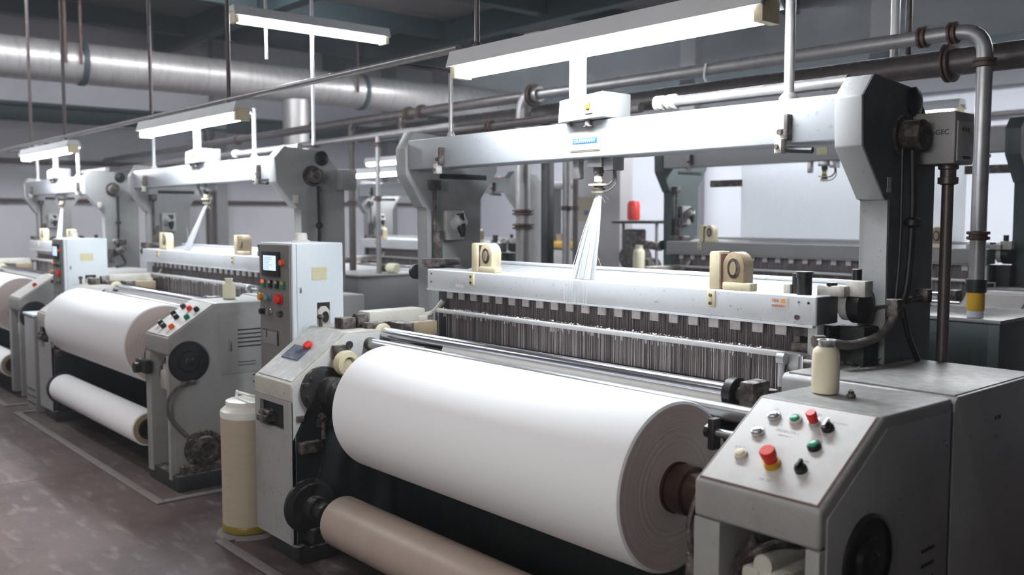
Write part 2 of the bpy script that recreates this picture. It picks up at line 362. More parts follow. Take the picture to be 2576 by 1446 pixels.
    kl = (lol if lol else XL+.32) - XL - .072; m = MB(); m.lathe((x1,Y(2.19),.275),(1,0,0),[(.135,0),(.135,.02),(.115,.03),(.115,.05),(.06,.055),(.06,.06+kl*.24),(.045,.06+kl*.25),(.045,.06+kl*.5),(.03,.06+kl*.51),(.03,.06+kl)],32); m.build('lower_flange', 'dark_steel', root)
    # ---- right console
    xa, xb = XR-.407, XR
    m = MB(); m.prism(S([(2.107,.845),(2.107,.951),(2.425,1.155),(2.845,1.15),(2.845,.06),(2.47,.06),(2.47,.845)]), 'x', xa, xb-.004, .012, 3)
    rc = m.build('right_console', 'console_paint', root)
    m = MB(); m.box(xa,xa+.09,Y(2.110),Y(2.475),.06,.843,.004); m.box(xb-.048,xb-.006,Y(2.110),Y(2.475),.06,.843,.004); m.build('leg_panel', 'console_paint', rc)
    MB().prism(S([(2.135,.10),(2.135,.925),(2.437,1.118),(2.83,1.113),(2.83,.10)]), 'x', xb-.006, xb, .003).build('side_panel', 'grey_paint' if det>1 and plate==1 else 'console_paint', rc)
    o_, d_ = (0,Y(2.107),.951), (0,.318,.204)
    m = MB(); slope_box(m, xa+.012, xb-.016, .012, .369, .0, .0015, o_, d_); m.build('panel_gasket', 'gasket', rc)
    m = MB(); slope_box(m, xa+.016, xb-.020, .016, .365, .0, .004, o_, d_, .0015); m.build('control_panel', 'panel_face', rc)
    dd = Vector(d_).normalized(); nn = Vector((0,-dd.z,dd.y))
    def at(dx, t, h=.004): return Vector((XR+dx,0,0)) + Vector(o_) + dd*t + nn*h
    def btn(name, dx, t, prof, mat, n=22): return MB().lathe(at(dx,t), nn, prof, n).build(name, mat, rc)
    R_ = [(.0165,0),(.0165,.008),(.0135,.010)]
    if plate == 1:
        for dx,t,mat,ring in ((-.304,.292,'silver','silver'),(-.233,.292,'green','white_label'),(-.317,.218,'silver','silver'),(-.129,.208,'green','black'),(-.317,.121,'cream_plastic','white_label')):
            b = MB().lathe(at(dx,t), nn, [(.0195,0),(.0195,.011),(.016,.0125)], 24).build('push_button', ring, rc)
            MB().lathe(at(dx,t), nn, [(.0145,.012),(.0145,.016),(.012,.0175)], 24).build('button_cap', mat, b)
        b = btn('push_button', -.176, .297, [(.017,0),(.017,.012)], 'silver'); MB().lathe(at(-.176,.297), nn, [(.0145,.012),(.0150,.040),(.013,.043)], 24).build('button_cap', 'red', b)
        b = btn('emergency_stop', -.208, .113, [(.024,0),(.024,.018)], 'yellow_tape'); MB().lathe(at(-.208,.113), nn, [(.019,.018),(.019,.030),(.0215,.034),(.0225,.054),(.020,.058)], 28).build('button_cap', 'red', b)
        for dx,t,mat in ((-.127,.285,'silver'),(-.122,.118,'black')):
            b = btn('selector_knob', dx, t, [(.0175,0),(.0175,.010),(.013,.012),(.013,.020)], 'black')
            m = MB(); slope_box(m, XR+dx-.005, XR+dx+.005, t-.017, t+.017, .022, .034, o_, d_, .002); m.build('knob_grip', mat, b)
        th = math.atan2(.204,.318)
        for w_, dx, t, sz in (('a.kc ba',-.19,.335,.013),('H usetar',-.105,.315,.014),('PRODUTA s',-.235,.245,.014),('reksma s',-.235,.228,.012),('wcelat',-.13,.262,.011),('A.RLE -',-.335,.150,.013),('xeum',-.13,.152,.013),('MK ISE',-.20,.055,.013),('ON',-.315,.327,.010),('T',-.165,.160,.010)):
            q = at(dx, t, .0042); text_part(w_, sz, 'ink_grey', rc, q, (th,0,0), ext=.0001)
    elif det:
        for k in range(9):
            dx = -.33+.11*(k%3)+random.uniform(-.02,.02); t = .09+.10*(k//3)+random.uniform(-.02,.02)
            if plate == 3 and k != 5: continue
            btn('push_button', dx, t, [(.018,0),(.018,.016),(.013,.028)], ('red' if plate == 3 else ['black','greasy','orange','black','black','green','greasy','red','black'][k]), 14)
    m = MB(); m.box(xa+.02,xb-.02,Y(2.46),Y(2.468),.06,.84); m.build('recess_plate', 'dark_steel', rc)
    m = MB(); m.box(xa+.13,xa+.27,Y(2.15),Y(2.40),.60,.73,.02); m.cyl((xa+.20,Y(2.16),.74),(xa+.20,Y(2.40),.74),.03,14); m.build('gear_motor', 'cream_paint', rc)
    m = MB(); m.cyl((xa+.10,Y(2.2),.72),(xa+.15,Y(2.2),.79),.02,10); m.box(xa+.14,xa+.30,Y(2.22),Y(2.44),.55,.60,.01); m.tube([(xa+.12,Y(2.2),.60),(xa+.11,Y(2.17),.7),(xa+.2,Y(2.19),.79),(xa+.22,Y(2.3),.77)],.012,8,5); m.build('motor_linkage', 'greasy', rc)
    yw, zw = (Y(2.34),.77) if plate == 1 else (Y(2.235),.80)
    m = MB(); m.lathe((xb-.004,yw,zw),(1,0,0),[(.128,0),(.128,.012),(.118,.016),(.118,.008),(.07,.010),(.062,.024),(.03,.026),(.022,.034),(.012,.035)],44); m.build('wheel_cover', 'black', rc)
    m = MB()
    for k in range(3): m.box(xb-.002,xb+.002,Y(2.66),Y(2.74),.62+k*.045,.63+k*.045)
    m.build('vent_slot', 'dark_steel', rc)
    # fittings on the inner face of the right console (roll shaft, clamp)
    rr = ror if ror else XR-.627
    m = MB(); m.lathe((rr+.0,Y(2.3),.84),(1,0,0),[(.078,.011),(.078,.07),(.066,.074),(.066,.12),(.045,.124),(.045,xa-rr)],32); m.build('roll_spindle', 'core_brown', root)
    m = MB(); m.cyl((xa-.10,Y(2.35),1.03),(xa+.01,Y(2.35),1.03),.014,14); m.build('lock_pin', 'steel', root)
    m = MB(); m.box(xa-.125,xa-.10,Y(2.33),Y(2.37),.975,1.075,.006); m.cyl((xa-.14,Y(2.35),1.03),(xa-.125,Y(2.35),1.03),.022,8); m.build('lock_bracket', 'dark_steel', root)
    m = MB(); m.tube([(xa-.015,Y(2.15),.90),(xa-.025,Y(2.12),.80),(xa-.015,Y(2.13),.70),(xa-.035,Y(2.14),.58)],.010,8,5); m.box(xa-.04,xa-.005,Y(2.12),Y(2.18),.62,.72,.008); m.cyl((xa-.03,Y(2.15),.30),(xa-.02,Y(2.15),.62),.014,8); m.build('chain_cable', 'greasy', root)
    # ---- rear cabinet on the right
    gx1 = max(GR, XR-.45)
    m = MB(); m.prism(S([(2.853,.06),(2.853,1.135),(2.872,1.152),(3.52,1.152),(3.52,.06)]), 'x', GR-.16, XR, .008, 2)
    rcab = m.build('rear_cabinet', 'console_paint' if plate != 1 else 'grey_paint', root)
    MB().box(GR-.14,XR-.01,Y(2.87),Y(3.50),1.150,1.156,.002).build('top_plate', 'console_paint', rcab)
    m = MB(); m.box(XR-.002,XR+.004,Y(2.44),Y(2.83),.69,1.09,.003)
    if plate != 1:
        dr = m.build('door', 'console_paint', rcab)
        m = MB()
        for k in range(5): m.box(XR+.003,XR+.007,Y(2.56),Y(2.72),.86+k*.027,.868+k*.027)
        for k in range(2): m.box(XR+.003,XR+.006,Y(2.56),Y(2.68),.74+k*.02,.744+k*.02)
        m.build('vent_slot', 'dark_steel', dr)
        MB().box(XR+.003,XR+.010,Y(2.50),Y(2.515),.84,.92,.002).build('handle', 'steel', dr)
    else: m.bm.free()
    if det and plate == 2:
        m = MB(); yc, zc = Y(2.31), .235; m.lathe((XR,yc,zc),(1,0,0),[(.12,0),(.12,.03),(.09,.034),(.085,.07),(.05,.072),(.05,.05)],30)
        for k in range(10):
            a = k*PI/5; m.cyl((XR+.02,yc+.11*math.cos(a),zc+.11*math.sin(a)),(XR+.045,yc+.11*math.cos(a),zc+.11*math.sin(a)),.014,8)
        m.box(XR-.01,XR+.05,Y(2.16),Y(2.5),.04,.15,.01); m.build('gear_flange', 'greasy', rc)
        m = MB(); m.tube([(XR+.01,Y(2.21),.655),(XR+.03,Y(2.15),.65),(XR+.035,Y(2.09),.58),(XR+.02,Y(2.10),.46),(XR+.02,Y(2.20),.33)],.010,8,6); m.build('hose', 'hose_grey', rc)
        m = MB(); m.box(XR,XR+.03,Y(2.18),Y(2.27),.655,.68,.008); m.build('hose_clip', 'greasy', rc)
        m = MB(); m.box(xa-.05,xa+.12,Y(2.06),Y(2.11),.70,.79,.012); m.cyl((xa+.02,Y(2.03),.735),(xa+.02,Y(2.08),.735),.035,14); m.build('brake_unit', 'dark_steel', rc)
        m = MB(); m.box(xa-.02,XR+.08,Y(2.12),Y(2.9),.0,.10,.006); m.build('plinth', 'bed_dark', rc)
    if plate == 1:
        text_part('V 1M', .022, 'ink_dark', rcab, (XR+.001,Y(3.17),1.045), (PI/2,0,PI/2)); text_part('gc-l', .020, 'ink_grey', rcab, (XR+.001,Y(3.16),.985), (PI/2,0,PI/2))
        m = MB(); m.lathe((XR-.001,Y(2.80),1.02),(1,0,0),[(.008,0),(.008,.004),(.005,.006)],10); m.build('panel_lock', 'steel', rc)
    # ---- gantry end frames + crossbeam
    prof = [(3.275,.9),(3.275,1.768),(3.24,1.763),(3.075,1.95),(3.065,2.125),(3.14,2.205),(3.46,2.178),(3.60,2.03),(3.63,1.9),(3.63,.9)]
    prof = S([(y, z+(gz if z>1.5 else 0)) for y,z in prof])
    profL = S([(y, z+(gz if z>1.5 else 0)) for y,z in [(3.25,.9),(3.25,1.757),(3.22,1.757),(3.096,1.945),(3.092,2.10),(3.152,2.20),(3.5,2.17),(3.79,2.08),(3.79,1.985),(3.65,1.814),(3.645,.9)]])
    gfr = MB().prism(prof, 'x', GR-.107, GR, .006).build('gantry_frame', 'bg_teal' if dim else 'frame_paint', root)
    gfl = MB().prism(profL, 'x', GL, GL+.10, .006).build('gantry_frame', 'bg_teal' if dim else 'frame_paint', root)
    if det:
        MB().prism([(p[0]+.004,p[1]) if i<6 else p for i,p in enumerate(prof)], 'x', GR-.004, GR+.003).build('side_skin', 'shaded_side' if plate == 1 else 'frame_paint', gfr)  # thin skin over the side; nearest loom's has its shade painted in
        m = MB(); m.lathe((GR,Y(3.44),2.13+gz),(1,0,0),[(.055,0),(.055,.012),(.03,.02)],24); m.build('port_cover', 'black', gfr)
    m = MB(); m.box(GL+.10,GR-.107,Y(3.11),Y(3.27),1.975+gz,2.145+gz,.008,3)
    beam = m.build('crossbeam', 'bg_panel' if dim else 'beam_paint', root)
    for x in (GL+.42, GR-.34):
        m = MB(); m.box(x-.022,x+.022,Y(3.095),Y(3.11),1.995+gz,2.085+gz,.003); m.box(x-.014,x+.018,Y(3.07),Y(3.11),1.94+gz,1.995+gz,.004); m.box(x-.018,x+.018,Y(3.088),Y(3.096),2.03+gz,2.05+gz,.002)
        m.build('beam_clamp', 'clamp_metal', beam)
        m = MB(); m.box(x+.0225,x+.040,Y(3.075),Y(3.11),1.99+gz,2.085+gz,.003); m.build('clamp_side', 'greasy', beam)
        m = MB(); m.cyl((x,Y(3.07),1.965+gz),(x,Y(3.06),1.965+gz),.009,10); m.build('bolt', 'greasy', beam)
        m = MB(); m.cyl((x,Y(3.095),2.02+gz),(x,Y(3.08),2.02+gz),.010,10); m.build('bolt', 'greasy', beam)
    m = MB(); m.tube([(GR-.32,Y(3.11),1.955+gz),(GR-.22,Y(3.12),1.948+gz)],.012,8); m.build('cable_stub', 'rubber', beam)
    xm = (GL+GR)/2 + .12
    if not sheet:
        m = MB(); m.prism([(xm-.175,2.142+gz),(xm-.165,2.245+gz),(xm+.115,2.265+gz),(xm+.115,2.150+gz)], 'y', Y(3.06), Y(3.25), .006); jb = m.build('junction_box', 'box_white', beam)
        MB().box(xm+.005,xm+.055,Y(3.053),Y(3.062),2.170+gz,2.240+gz,.003).build('switch_plate', 'plate_white', jb)
        MB().box(xm+.018,xm+.042,Y(3.046),Y(3.054),2.188+gz,2.224+gz,.003).build('rocker_switch', 'lamp_amber', jb)
        m = MB(); m.cyl((xm-.115,Y(3.085),2.125+gz),(xm-.115,Y(3.085),2.145+gz),.008,8); m.cyl((xm+.0,Y(3.085),2.118+gz),(xm,Y(3.085),2.152+gz),.014,10); m.box(xm-.02,xm+.022,Y(3.075),Y(3.1),2.112+gz,2.12+gz,.003); m.build('cable_gland', 'greasy', jb)
    if plate == 1:
        npl = MB().box(xm-.135,xm+.05,Y(3.105),Y(3.111),2.010+gz,2.090+gz,.001).build('nameplate', 'plate_white', beam)
        MB().box(xm-.139,xm+.054,Y(3.107),Y(3.111),2.006+gz,2.094+gz).build('plate_border', 'tan_plastic', npl)
        MB().box(xm-.118,xm+.038,Y(3.1035),Y(3.1055),2.042+gz,2.066+gz).build('blue_band', 'blue', npl)
        text_part('CKUMMMMAMVY', .025, 'letter_white', npl, (xm-.04,Y(3.103),2.053+gz), (PI/2,0,0), sx=.72)
    elif det:
        npl = MB().box(xm-.05,xm+.05,Y(3.105),Y(3.111),2.02+gz,2.08+gz,.001).build('nameplate', 'yellow_label', beam)
    # yarn nozzle
    xn = xm - .0
    m = MB(); m.box(xn-.05,xn+.04,Y(3.13),Y(3.23),1.93+gz,1.978+gz,.005); m.box(xn+.045,xn+.105,Y(3.14),Y(3.22),1.915+gz,1.978+gz,.006); m.box(xn-.155,xn-.115,Y(3.14),Y(3.18),1.88+gz,1.978+gz,.006)
    nz = m.build('yarn_feeder', 'steel', beam)
    m = MB(); m.lathe((xn-.01,Y(3.17),1.935+gz),(0,0,-1),[(.026,0),(.026,.03),(.02,.032),(.02,.05)],16); m.lathe((xn-.01,Y(3.17),1.865+gz),(0,0,-1),[(.022,0),(.022,.028),(.03,.03),(.03,.038)],16); m.build('feeder_collar', 'greasy', nz)
    m = MB(); m.lathe((xn-.01,Y(3.17),1.89+gz),(0,0,-1),[(.021,0),(.021,.045),(.018,.047)],16); m.box(xn-.05,xn+.03,Y(3.14),Y(3.20),1.845+gz,1.856+gz,.003); m.lathe((xn-.012,Y(3.17),1.822+gz),(0,0,-1),[(.036,0),(.03,.01),(.015,.012)],16); m.build('feeder_nozzle', 'cream_plastic', nz)
    m = MB(); m.tube([(xn+.075,Y(3.18),1.92+gz),(xn+.078,Y(3.18),1.88+gz),(xn+.05,Y(3.17),1.85+gz),(xn+.01,Y(3.17),1.847+gz)],.006,8,6); m.tube([(xn+.085,Y(3.18),1.92+gz),(xn+.09,Y(3.18),1.86+gz),(xn+.06,Y(3.17),1.825+gz),(xn+.01,Y(3.17),1.818+gz)],.004,8,6); m.build('feeder_cable', 'hose_grey', nz)
    # ---- sley beam
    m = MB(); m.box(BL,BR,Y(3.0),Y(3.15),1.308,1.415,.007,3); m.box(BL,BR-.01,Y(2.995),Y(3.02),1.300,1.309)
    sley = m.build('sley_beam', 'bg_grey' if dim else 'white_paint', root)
    MB().box(BR-.004,BR+.002,Y(3.006),Y(3.145),1.312,1.411,.001).build('end_shade', 'shaded_side', sley)  # dark sheet painting the shade on the beam's right end
    for x in (BL+.40, BR-.46):
        m = MB(); m.prism([(x-.03,1.415),(x-.03,1.555),(x-.024,1.565),(x+.02,1.565),(x+.02,1.415)], 'y', Y(3.02), Y(3.09), .004)
        sen = m.build('yarn_sensor', 'cream_plastic', sley)
        arch = [(x+.034,1.415)] + [(x+.082-.048*math.cos(a), 1.515+.05*math.sin(a)) for a in [PI*k/10 for k in range(11)]] + [(x+.13,1.415)]
        MB().prism(arch, 'y', Y(3.025), Y(3.09), .004).build('sensor_body', 'cream_plastic' if x < (BL+BR)/2 else 'tan_plastic', sen)
        m = MB()
        for rr_, mm in ((1.0,0),):
            ov = [(x+.084+.028*math.cos(a), 1.50+.040*math.sin(a)) for a in [2*PI*k/20 for k in range(20)]]
            m.prism(ov, 'y', Y(3.021), Y(3.03))
        m.build('sensor_window', 'greasy', sen)
        MB().prism([(x+.084+.015*math.cos(a), 1.50+.026*math.sin(a)) for a in [2*PI*k/16 for k in range(16)]], 'y', Y(3.017), Y(3.03)).build('sensor_eye', 'tan_plastic', sen)
        MB().box(x+.04,x+.17,Y(3.012),Y(3.06),1.415,1.445,.004).build('sensor_foot', 'cream_plastic', sen)
        MB().box(x+.02,x+.034,Y(3.03),Y(3.09),1.415,1.555).build('sensor_gap', 'gasket', sen)
        m = MB(); m.box(x-.02,x+.02,Y(2.992),Y(3.001),1.345,1.412,.003); cl = m.build('mounting_tab', 'cream_plastic', sley)
        m = MB()
        for z in (1.36,1.392): m.cyl((x,Y(2.993),z),(x,Y(2.987),z),.007,10)
        m.build('screw', 'greasy', cl)
    if plate == 1:
        lb = MB().box(BR-.19,BR-.115,Y(2.998),Y(3.001),1.362,1.402).build('warning_label', 'white_label', sley)
        text_part('TEUE', .013, 'ink_red', lb, (BR-.168,Y(2.9975),1.390), (PI/2,0,0)); text_part('DEERDERAY', .012, 'ink_red', lb, (BR-.152,Y(2.9975),1.371), (PI/2,0,0), sx=.95)
        MB().box(BR-.143,BR-.126,Y(2.9972),Y(2.9982),1.383,1.398).build('hazard_symbol', 'amber', lb)
        m = MB(); m.cyl((BR-.075,Y(3.001),1.335),(BR-.075,Y(2.994),1.335),.010,10); m.cyl((BR-.03,Y(3.001),1.39),(BR-.03,Y(2.997),1.39),.005,8); m.cyl((BR-.07,Y(3.001),1.39),(BR-.07,Y(2.997),1.39),.004,8); m.cyl((BL+.04,Y(3.001),1.39),(BL+.04,Y(2.997),1.39),.005,8); m.cyl((BL+.04,Y(3.001),1.345),(BL+.04,Y(2.997),1.345),.006,8); m.build('bolt', 'greasy', sley)
        pl = MB().box(BL+.26,BL+.32,Y(2.998),Y(3.001),1.328,1.342).build('small_plate', 'white_label', sley)
    # motor on right end of sley, knobs on top
    m = MB(); m.lathe((BR,Y(3.20),1.375),(1,0,0),[(.058,0),(.058,.04)],28); m.build('sley_motor', 'pale_paint', root)
    m = MB(); m.lathe((BR+.035,Y(3.20),1.375),(1,0,0),[(.062,0),(.066,.004),(.066,.05),(.05,.056),(.03,.062)],28); m.build('motor_cap', 'black', root)
    m = MB(); m.cyl((BR-.12,Y(3.08),1.41),(BR-.12,Y(3.08),1.49),.026,18); m.cyl((BR-.08,Y(3.05),1.41),(BR-.08,Y(3.05),1.495),.027,18); m.cyl((BR-.08,Y(3.05),1.478),(BR-.08,Y(3.05),1.50),.031,18); m.build('adjuster_knob', 'rubber', sley)
    m = MB(); m.box(BR-.17,BR-.14,Y(3.05),Y(3.1),1.41,1.45,.004); m.box(BR-.06,BR+.05,Y(3.10),Y(3.16),1.41,1.45,.006); m.box(BR+.03,BR+.11,Y(3.14),Y(3.2),1.41,1.47,.006); m.build('adjuster_block', 'clamp_metal', sley)
    m = MB(); m.cyl((BR+.06,Y(3.17),1.47),(BR+.06,Y(3.17),1.51),.018,14); m.cyl((BR-.01,Y(3.12),1.42),(BR-.01,Y(3.12),1.46),.02,12); m.build('adjuster_button', 'black', sley)
    # rear rail and warp behind the sley
    m = MB(); m.box(BL+.06,BR+.1,Y(3.34),Y(3.37),1.438,1.456,.004); m.build('rear_rail', 'white_paint', root)
    m = MB(); m.quad((BL+.1,Y(3.155),1.40),(BR,Y(3.155),1.40),(BR,Y(3.34),1.438),(BL+.1,Y(3.34),1.438)); m.build('warp_threads', 'warp_mesh', root)
    # ---- healds (two banks)
    hx0, hx1 = BL+.13, BR-.13
    m = MB(); m.box(hx0-.02,hx1+.02,Y(3.075),Y(3.085),1.19,1.31); m.box(hx0-.02,hx1-.0,Y(3.075),Y(3.085),1.02,1.19)
    m.build('heald_backing', 'mauve_panel', root)
    nw = 420 if plate == 1 else 160
    m = MB(); m2 = MB()
    for k in range(nw):
        x = hx0 + (hx1-hx0)*(k+random.uniform(.1,.9))/nw; w = random.uniform(.0007,.0018)*(1 if plate == 1 else 1.6)
        m.box(x-w,x+w,Y(3.055),Y(3.058),1.20,1.305)
        x = hx0 + (hx1-hx0)*(k+random.uniform(0,1))/nw; w = random.uniform(.0006,.0020)*(1 if plate == 1 else 1.6)
        (m2 if random.random()<.30 else m).box(x-w,x+w,Y(3.03),Y(3.033),1.03,1.185-random.uniform(0,.01))
    tag(m.build('heald_wires', 'heald_wire', root), kind='stuff'); tag(m2.build('heald_wires', 'heald_bright', root), kind='stuff')
    if det:
        nclip = 21
        for k in range(nclip):
            x = hx0 + .02 + (hx1-hx0-.06)*k/(nclip-1)
            MB().box(x-.024,x+.024,Y(3.040),Y(3.052),1.258,1.304,.002).build('heald_clip', 'clip_white', root)
    m = MB(); m.box(BL+.10,BR-.09,Y(2.985),Y(3.022),1.182,1.203,.004); mr = m.build('heald_rail', 'rail_steel', root)
    if det > 1:
        m = MB(); tufts(m, 420 if plate == 1 else 120, (BL+.15,BR-.2), (2.99+y0,3.02+y0), 1.203, .002, .007)
        for _ in range(75):
            x = random.uniform(hx0,hx1); l = random.uniform(.006,.022); m.box(x-.0009,x+.0009,Y(2.99),Y(2.994),1.182-l,1.184)
        tag(m.build('lint', 'lint', mr), kind='stuff')
    m = MB(); m.box(BL+.07,BL+.085,Y(2.99),Y(3.01),1.06,1.19,.002); m.box(BR-.12,BR-.04,Y(2.97),Y(3.02),1.14,1.205,.004); m.cyl((BR-.11,Y(2.96),1.08),(BR-.11,Y(2.96),1.19),.014,14); m.cyl((BR-.12,Y(2.955),1.185),(BR-.09,Y(2.955),1.185),.022,16); m.box(BR-.05,BR-.03,Y(2.97),Y(3.02),1.05,1.2,.003); m.build('rail_bracket', 'steel', root)
    m = MB(); m.box(BR-.045,BR-.005,Y(3.02),Y(3.07),.98,1.308,.004); m.build('sley_sword', 'pale_paint', root)
    m = MB(); m.box(BR-.13,BR+.0,Y(3.09),Y(3.22),.95,1.30,.006); m.box(BR+.0,BR+.10,Y(3.16),Y(3.26),1.0,1.30,.006); m.box(BL-.02,BL+.10,Y(3.09),Y(3.24),.95,1.30,.006); m.build('drive_housing', 'bed_dark', root)
    m = MB(); m.box(BR-.12,BR-.05,Y(3.03),Y(3.09),1.20,1.235,.004); m.box(BR-.12,BR-.05,Y(3.04),Y(3.09),1.26,1.305,.004); m.cyl((BR-.02,Y(2.9),1.02),(BR-.02,Y(2.9),1.09),.03,12); m.box(BR-.2,BR+.0,Y(2.80),Y(2.93),1.01,1.05,.008); m.cyl((BR-.15,Y(2.85),1.03),(BR-.15,Y(2.85),1.10),.026,14); m.cyl((BR-.08,Y(2.85),1.03),(BR-.08,Y(2.85),1.085),.022,14)
    m.build('drive_fitting', 'greasy', root)
    m = MB(); m.tube([(BR+.0,Y(2.93),1.19),(BR+.09,Y(2.93),1.19),(BR+.09,Y(2.93),1.06)],.007,8); m.build('guard_handle', 'frame_paint', root)
    # ---- front bars and cloth
    cx0, cx1 = XL-.06, XR-.66
    m = MB(); m.cyl((cx0,Y(2.65),1.095),(cx1,Y(2.65),1.095),.033,32); m.build('breast_roller', 'chrome', root)
    m = MB(); m.lathe((cx1-.02,Y(2.65),1.095),(1,0,0),[(.052,0),(.056,.004),(.056,.036),(.05,.04)],28); m.build('roller_collar', 'rubber', root)
    m = MB(); m.cyl((cx1+.02,Y(2.65),1.095),(cx1+.10,Y(2.65),1.095),.026,16); m.lathe((cx1+.03,Y(2.65),1.095),(1,0,0),[(.032,0),(.036,.02),(.025,.03)],16); m.box(cx1+.05,cx1+.11,Y(2.60),Y(2.70),1.05,1.15,.012); m.build('roller_bearing', 'greasy', root)
    m = MB(); m.box(cx0-.06,cx0+.0,Y(2.58),Y(2.71),1.04,1.15,.01); m.cyl((cx0-.09,Y(2.65),1.10),(cx0-.06,Y(2.65),1.10),.025,14); m.lathe((cx0-.0,Y(2.65),1.095),(1,0,0),[(.055,0),(.055,.03),(.048,.034)],24); m.box(cx0,cx0+.14,Y(2.70),Y(2.78),1.10,1.15,.006); m.build('roller_bracket', 'greasy', root)
    MB().lathe((cx0+.032,Y(2.65),1.095),(1,0,0),[(.050,0),(.052,.010),(.046,.014)],24).build('roller_ring', 'cream_plastic', root)
    m = MB(); m.cyl((XL+.01,Y(2.55),1.05),(XR-.50,Y(2.55),1.05),.030,24); m.build('guide_roller', 'steel', root)
    m = MB(); m.cyl((XR-.50,Y(2.55),1.05),(XR-.40,Y(2.55),1.05),.015,14); m.lathe((XL+.0,Y(2.55),1.05),(1,0,0),[(.034,0),(.034,.035),(.026,.04)],18); m.build('guide_bearing', 'greasy', root)
    m = MB(); xa_, xb_ = rl+.02, rr-.02
    m.quad((xa_,Y(2.66),1.130),(xb_,Y(2.66),1.130),(xb_,Y(3.045),1.03),(xa_,Y(3.045),1.03))
    m.quad((xa_,Y(2.617),1.090),(xb_,Y(2.617),1.090),(xb_,Y(2.588),1.02),(xa_,Y(2.588),1.02))
    m.build('woven_cloth', 'web_cloth', root)
    # ---- extras behind the left frame
    m = MB(); m.cyl((GL+.13,Y(3.28),1.45),(GL+.13,Y(3.28),1.92),.012,10); m.box(GL+.10,GL+.16,Y(3.25),Y(3.31),1.86,1.92,.005); m.cyl((GL+.13,Y(3.30),1.44),(GL+.13,Y(3.30),1.62),.03,14); m.box(GL+.10,GL+.2,Y(3.2),Y(3.42),1.415,1.455,.01); m.cyl((GL+.26,Y(3.16),1.415),(GL+.26,Y(3.16),1.46),.05,18); m.build('damper', 'greasy', gfl)
    m = MB(); m.lathe((GL+.14,Y(3.42),1.64),(.3,0,.2),[(.02,0),(.045,.02),(.045,.08),(.03,.1)],18); m.box(GL+.1,GL+.14,Y(3.36),Y(3.5),1.56,1.74,.01); m.build('damper_housing', 'bg_grey' if dim else 'pale_paint', gfl)
    m = MB(); m.lathe((GL+.20,Y(3.42),1.72),(.15,0,-1),[(.025,0),(.028,.03),(.028,.09),(.012,.14)],18); m.build('damper_cap', 'black', gfl)
    MB().box(GL+.10,GL+.105,Y(3.34),Y(3.70),1.93+gz,1.96+gz,.002).build('slot', 'rubber', gfl)
    m = MB(); m.lathe((GL-.03,Y(3.24),1.37),(1,0,0),[(.03,0),(.045,.008),(.045,.03)],20); m.build('side_knob', 'rubber', gfl)
    if det and not sheet:
        m = MB(); m.cyl((GR,Y(3.36),2.0+gz),(GR+.015,Y(3.36),2.0+gz),.075,28); m.lathe((GR+.012,Y(3.36),2.0+gz),(1,0,0),[(.055,0),(.055,.07),(.05,.075),(.04,.07),(.02,.075)],28); m.build('beam_motor', 'greasy', gfr)
    if plate == 1:
        m = MB(); m.box(GR+.0,GR+.16,Y(3.44),Y(3.60),1.895+gz,2.085+gz,.006); hs = m.build('switch_housing', 'grey_paint', gfr)
        MB().box(GR+.158,GR+.164,Y(3.455),Y(3.59),1.905+gz,2.05+gz,.002).build('housing_plate', 'pale_paint', hs)
        text_part('0  1-13', .022, 'ink_dark', hs, (GR+.165,Y(3.52),2.02+gz), (PI/2,0,PI/2)); text_part('-GEC', .026, 'ink_dark', hs, (GR+.11,Y(3.4385),2.01+gz), (PI/2,0,0)); text_part('WEDIUM', .016, 'ink_dark', hs, (GR+.165,Y(3.53),1.918+gz), (PI/2,0,PI/2))
        m = MB(); m.cyl((GR+.10,Y(3.53),1.15),(GR+.10,Y(3.53),1.84+gz),.021,18); m.lathe((GR+.10,Y(3.53),1.90+gz),(0,0,-1),[(.036,0),(.036,.02),(.028,.024),(.028,.05),(.036,.052),(.036,.075),(.021,.08)],18); m.build('conduit', 'pipe_dark', gfr)
        m = MB(); m.tube([(GR+.04,Y(3.37),1.95+gz),(GR+.045,Y(3.375),1.7),(GR+.04,Y(3.36),1.45),(GR+.03,Y(3.33),1.37)],.013,10,5); m.tube([(GR+.02,Y(3.33),1.95),(GR+.022,Y(3.33),1.6),(GR+.02,Y(3.31),1.38)],.007,8,4); m.tube([(GR+.035,Y(3.34),1.36),(GR+.04,Y(3.38),1.26),(GR+.05,Y(3.44),1.16)],.011,8,6); m.lathe((GR+.045,Y(3.375),1.66),(0,0,1),[(.015,0),(.03,.01),(.03,.03),(.015,.04)],14); m.build('power_cable', 'rubber', gfr)
        m = MB(); m.tube([(GR+.03,Y(3.30),1.345),(GR+.02,Y(3.22),1.275),(GR-.01,Y(3.08),1.245),(GR-.04,Y(2.98),1.256),(GR-.06,Y(2.94),1.262)],.017,12,8); m.build('air_hose', 'hose_grey', gfr)
        m = MB(); m.box(GR+.0,GR+.05,Y(3.27),Y(3.33),1.33,1.40,.008); m.cyl((GR-.06,Y(3.19),1.365),(GR+.03,Y(3.30),1.375),.007,10); m.cyl((GR-.09,Y(3.17),1.363),(GR-.05,Y(3.2),1.366),.015,10); m.cyl((GR+.02,Y(3.30),1.385),(GR+.06,Y(3.47),1.40),.013,10); m.box(GR+.03,GR+.08,Y(3.44),Y(3.48),1.38,1.43,.006); m.cyl((GR-.075,Y(2.92),1.264),(GR-.055,Y(2.955),1.264),.022,12); m.build('air_valve', 'greasy', gfr)
        lb = MB().box(GR+.002,GR+.0045,Y(3.255),Y(3.285),1.79,1.845).build('inspection_tag', 'white_label', gfr)
        text_part('E3', .03, 'ink_grey', lb, (GR+.005,Y(3.27),1.818), (PI/2,0,PI/2))
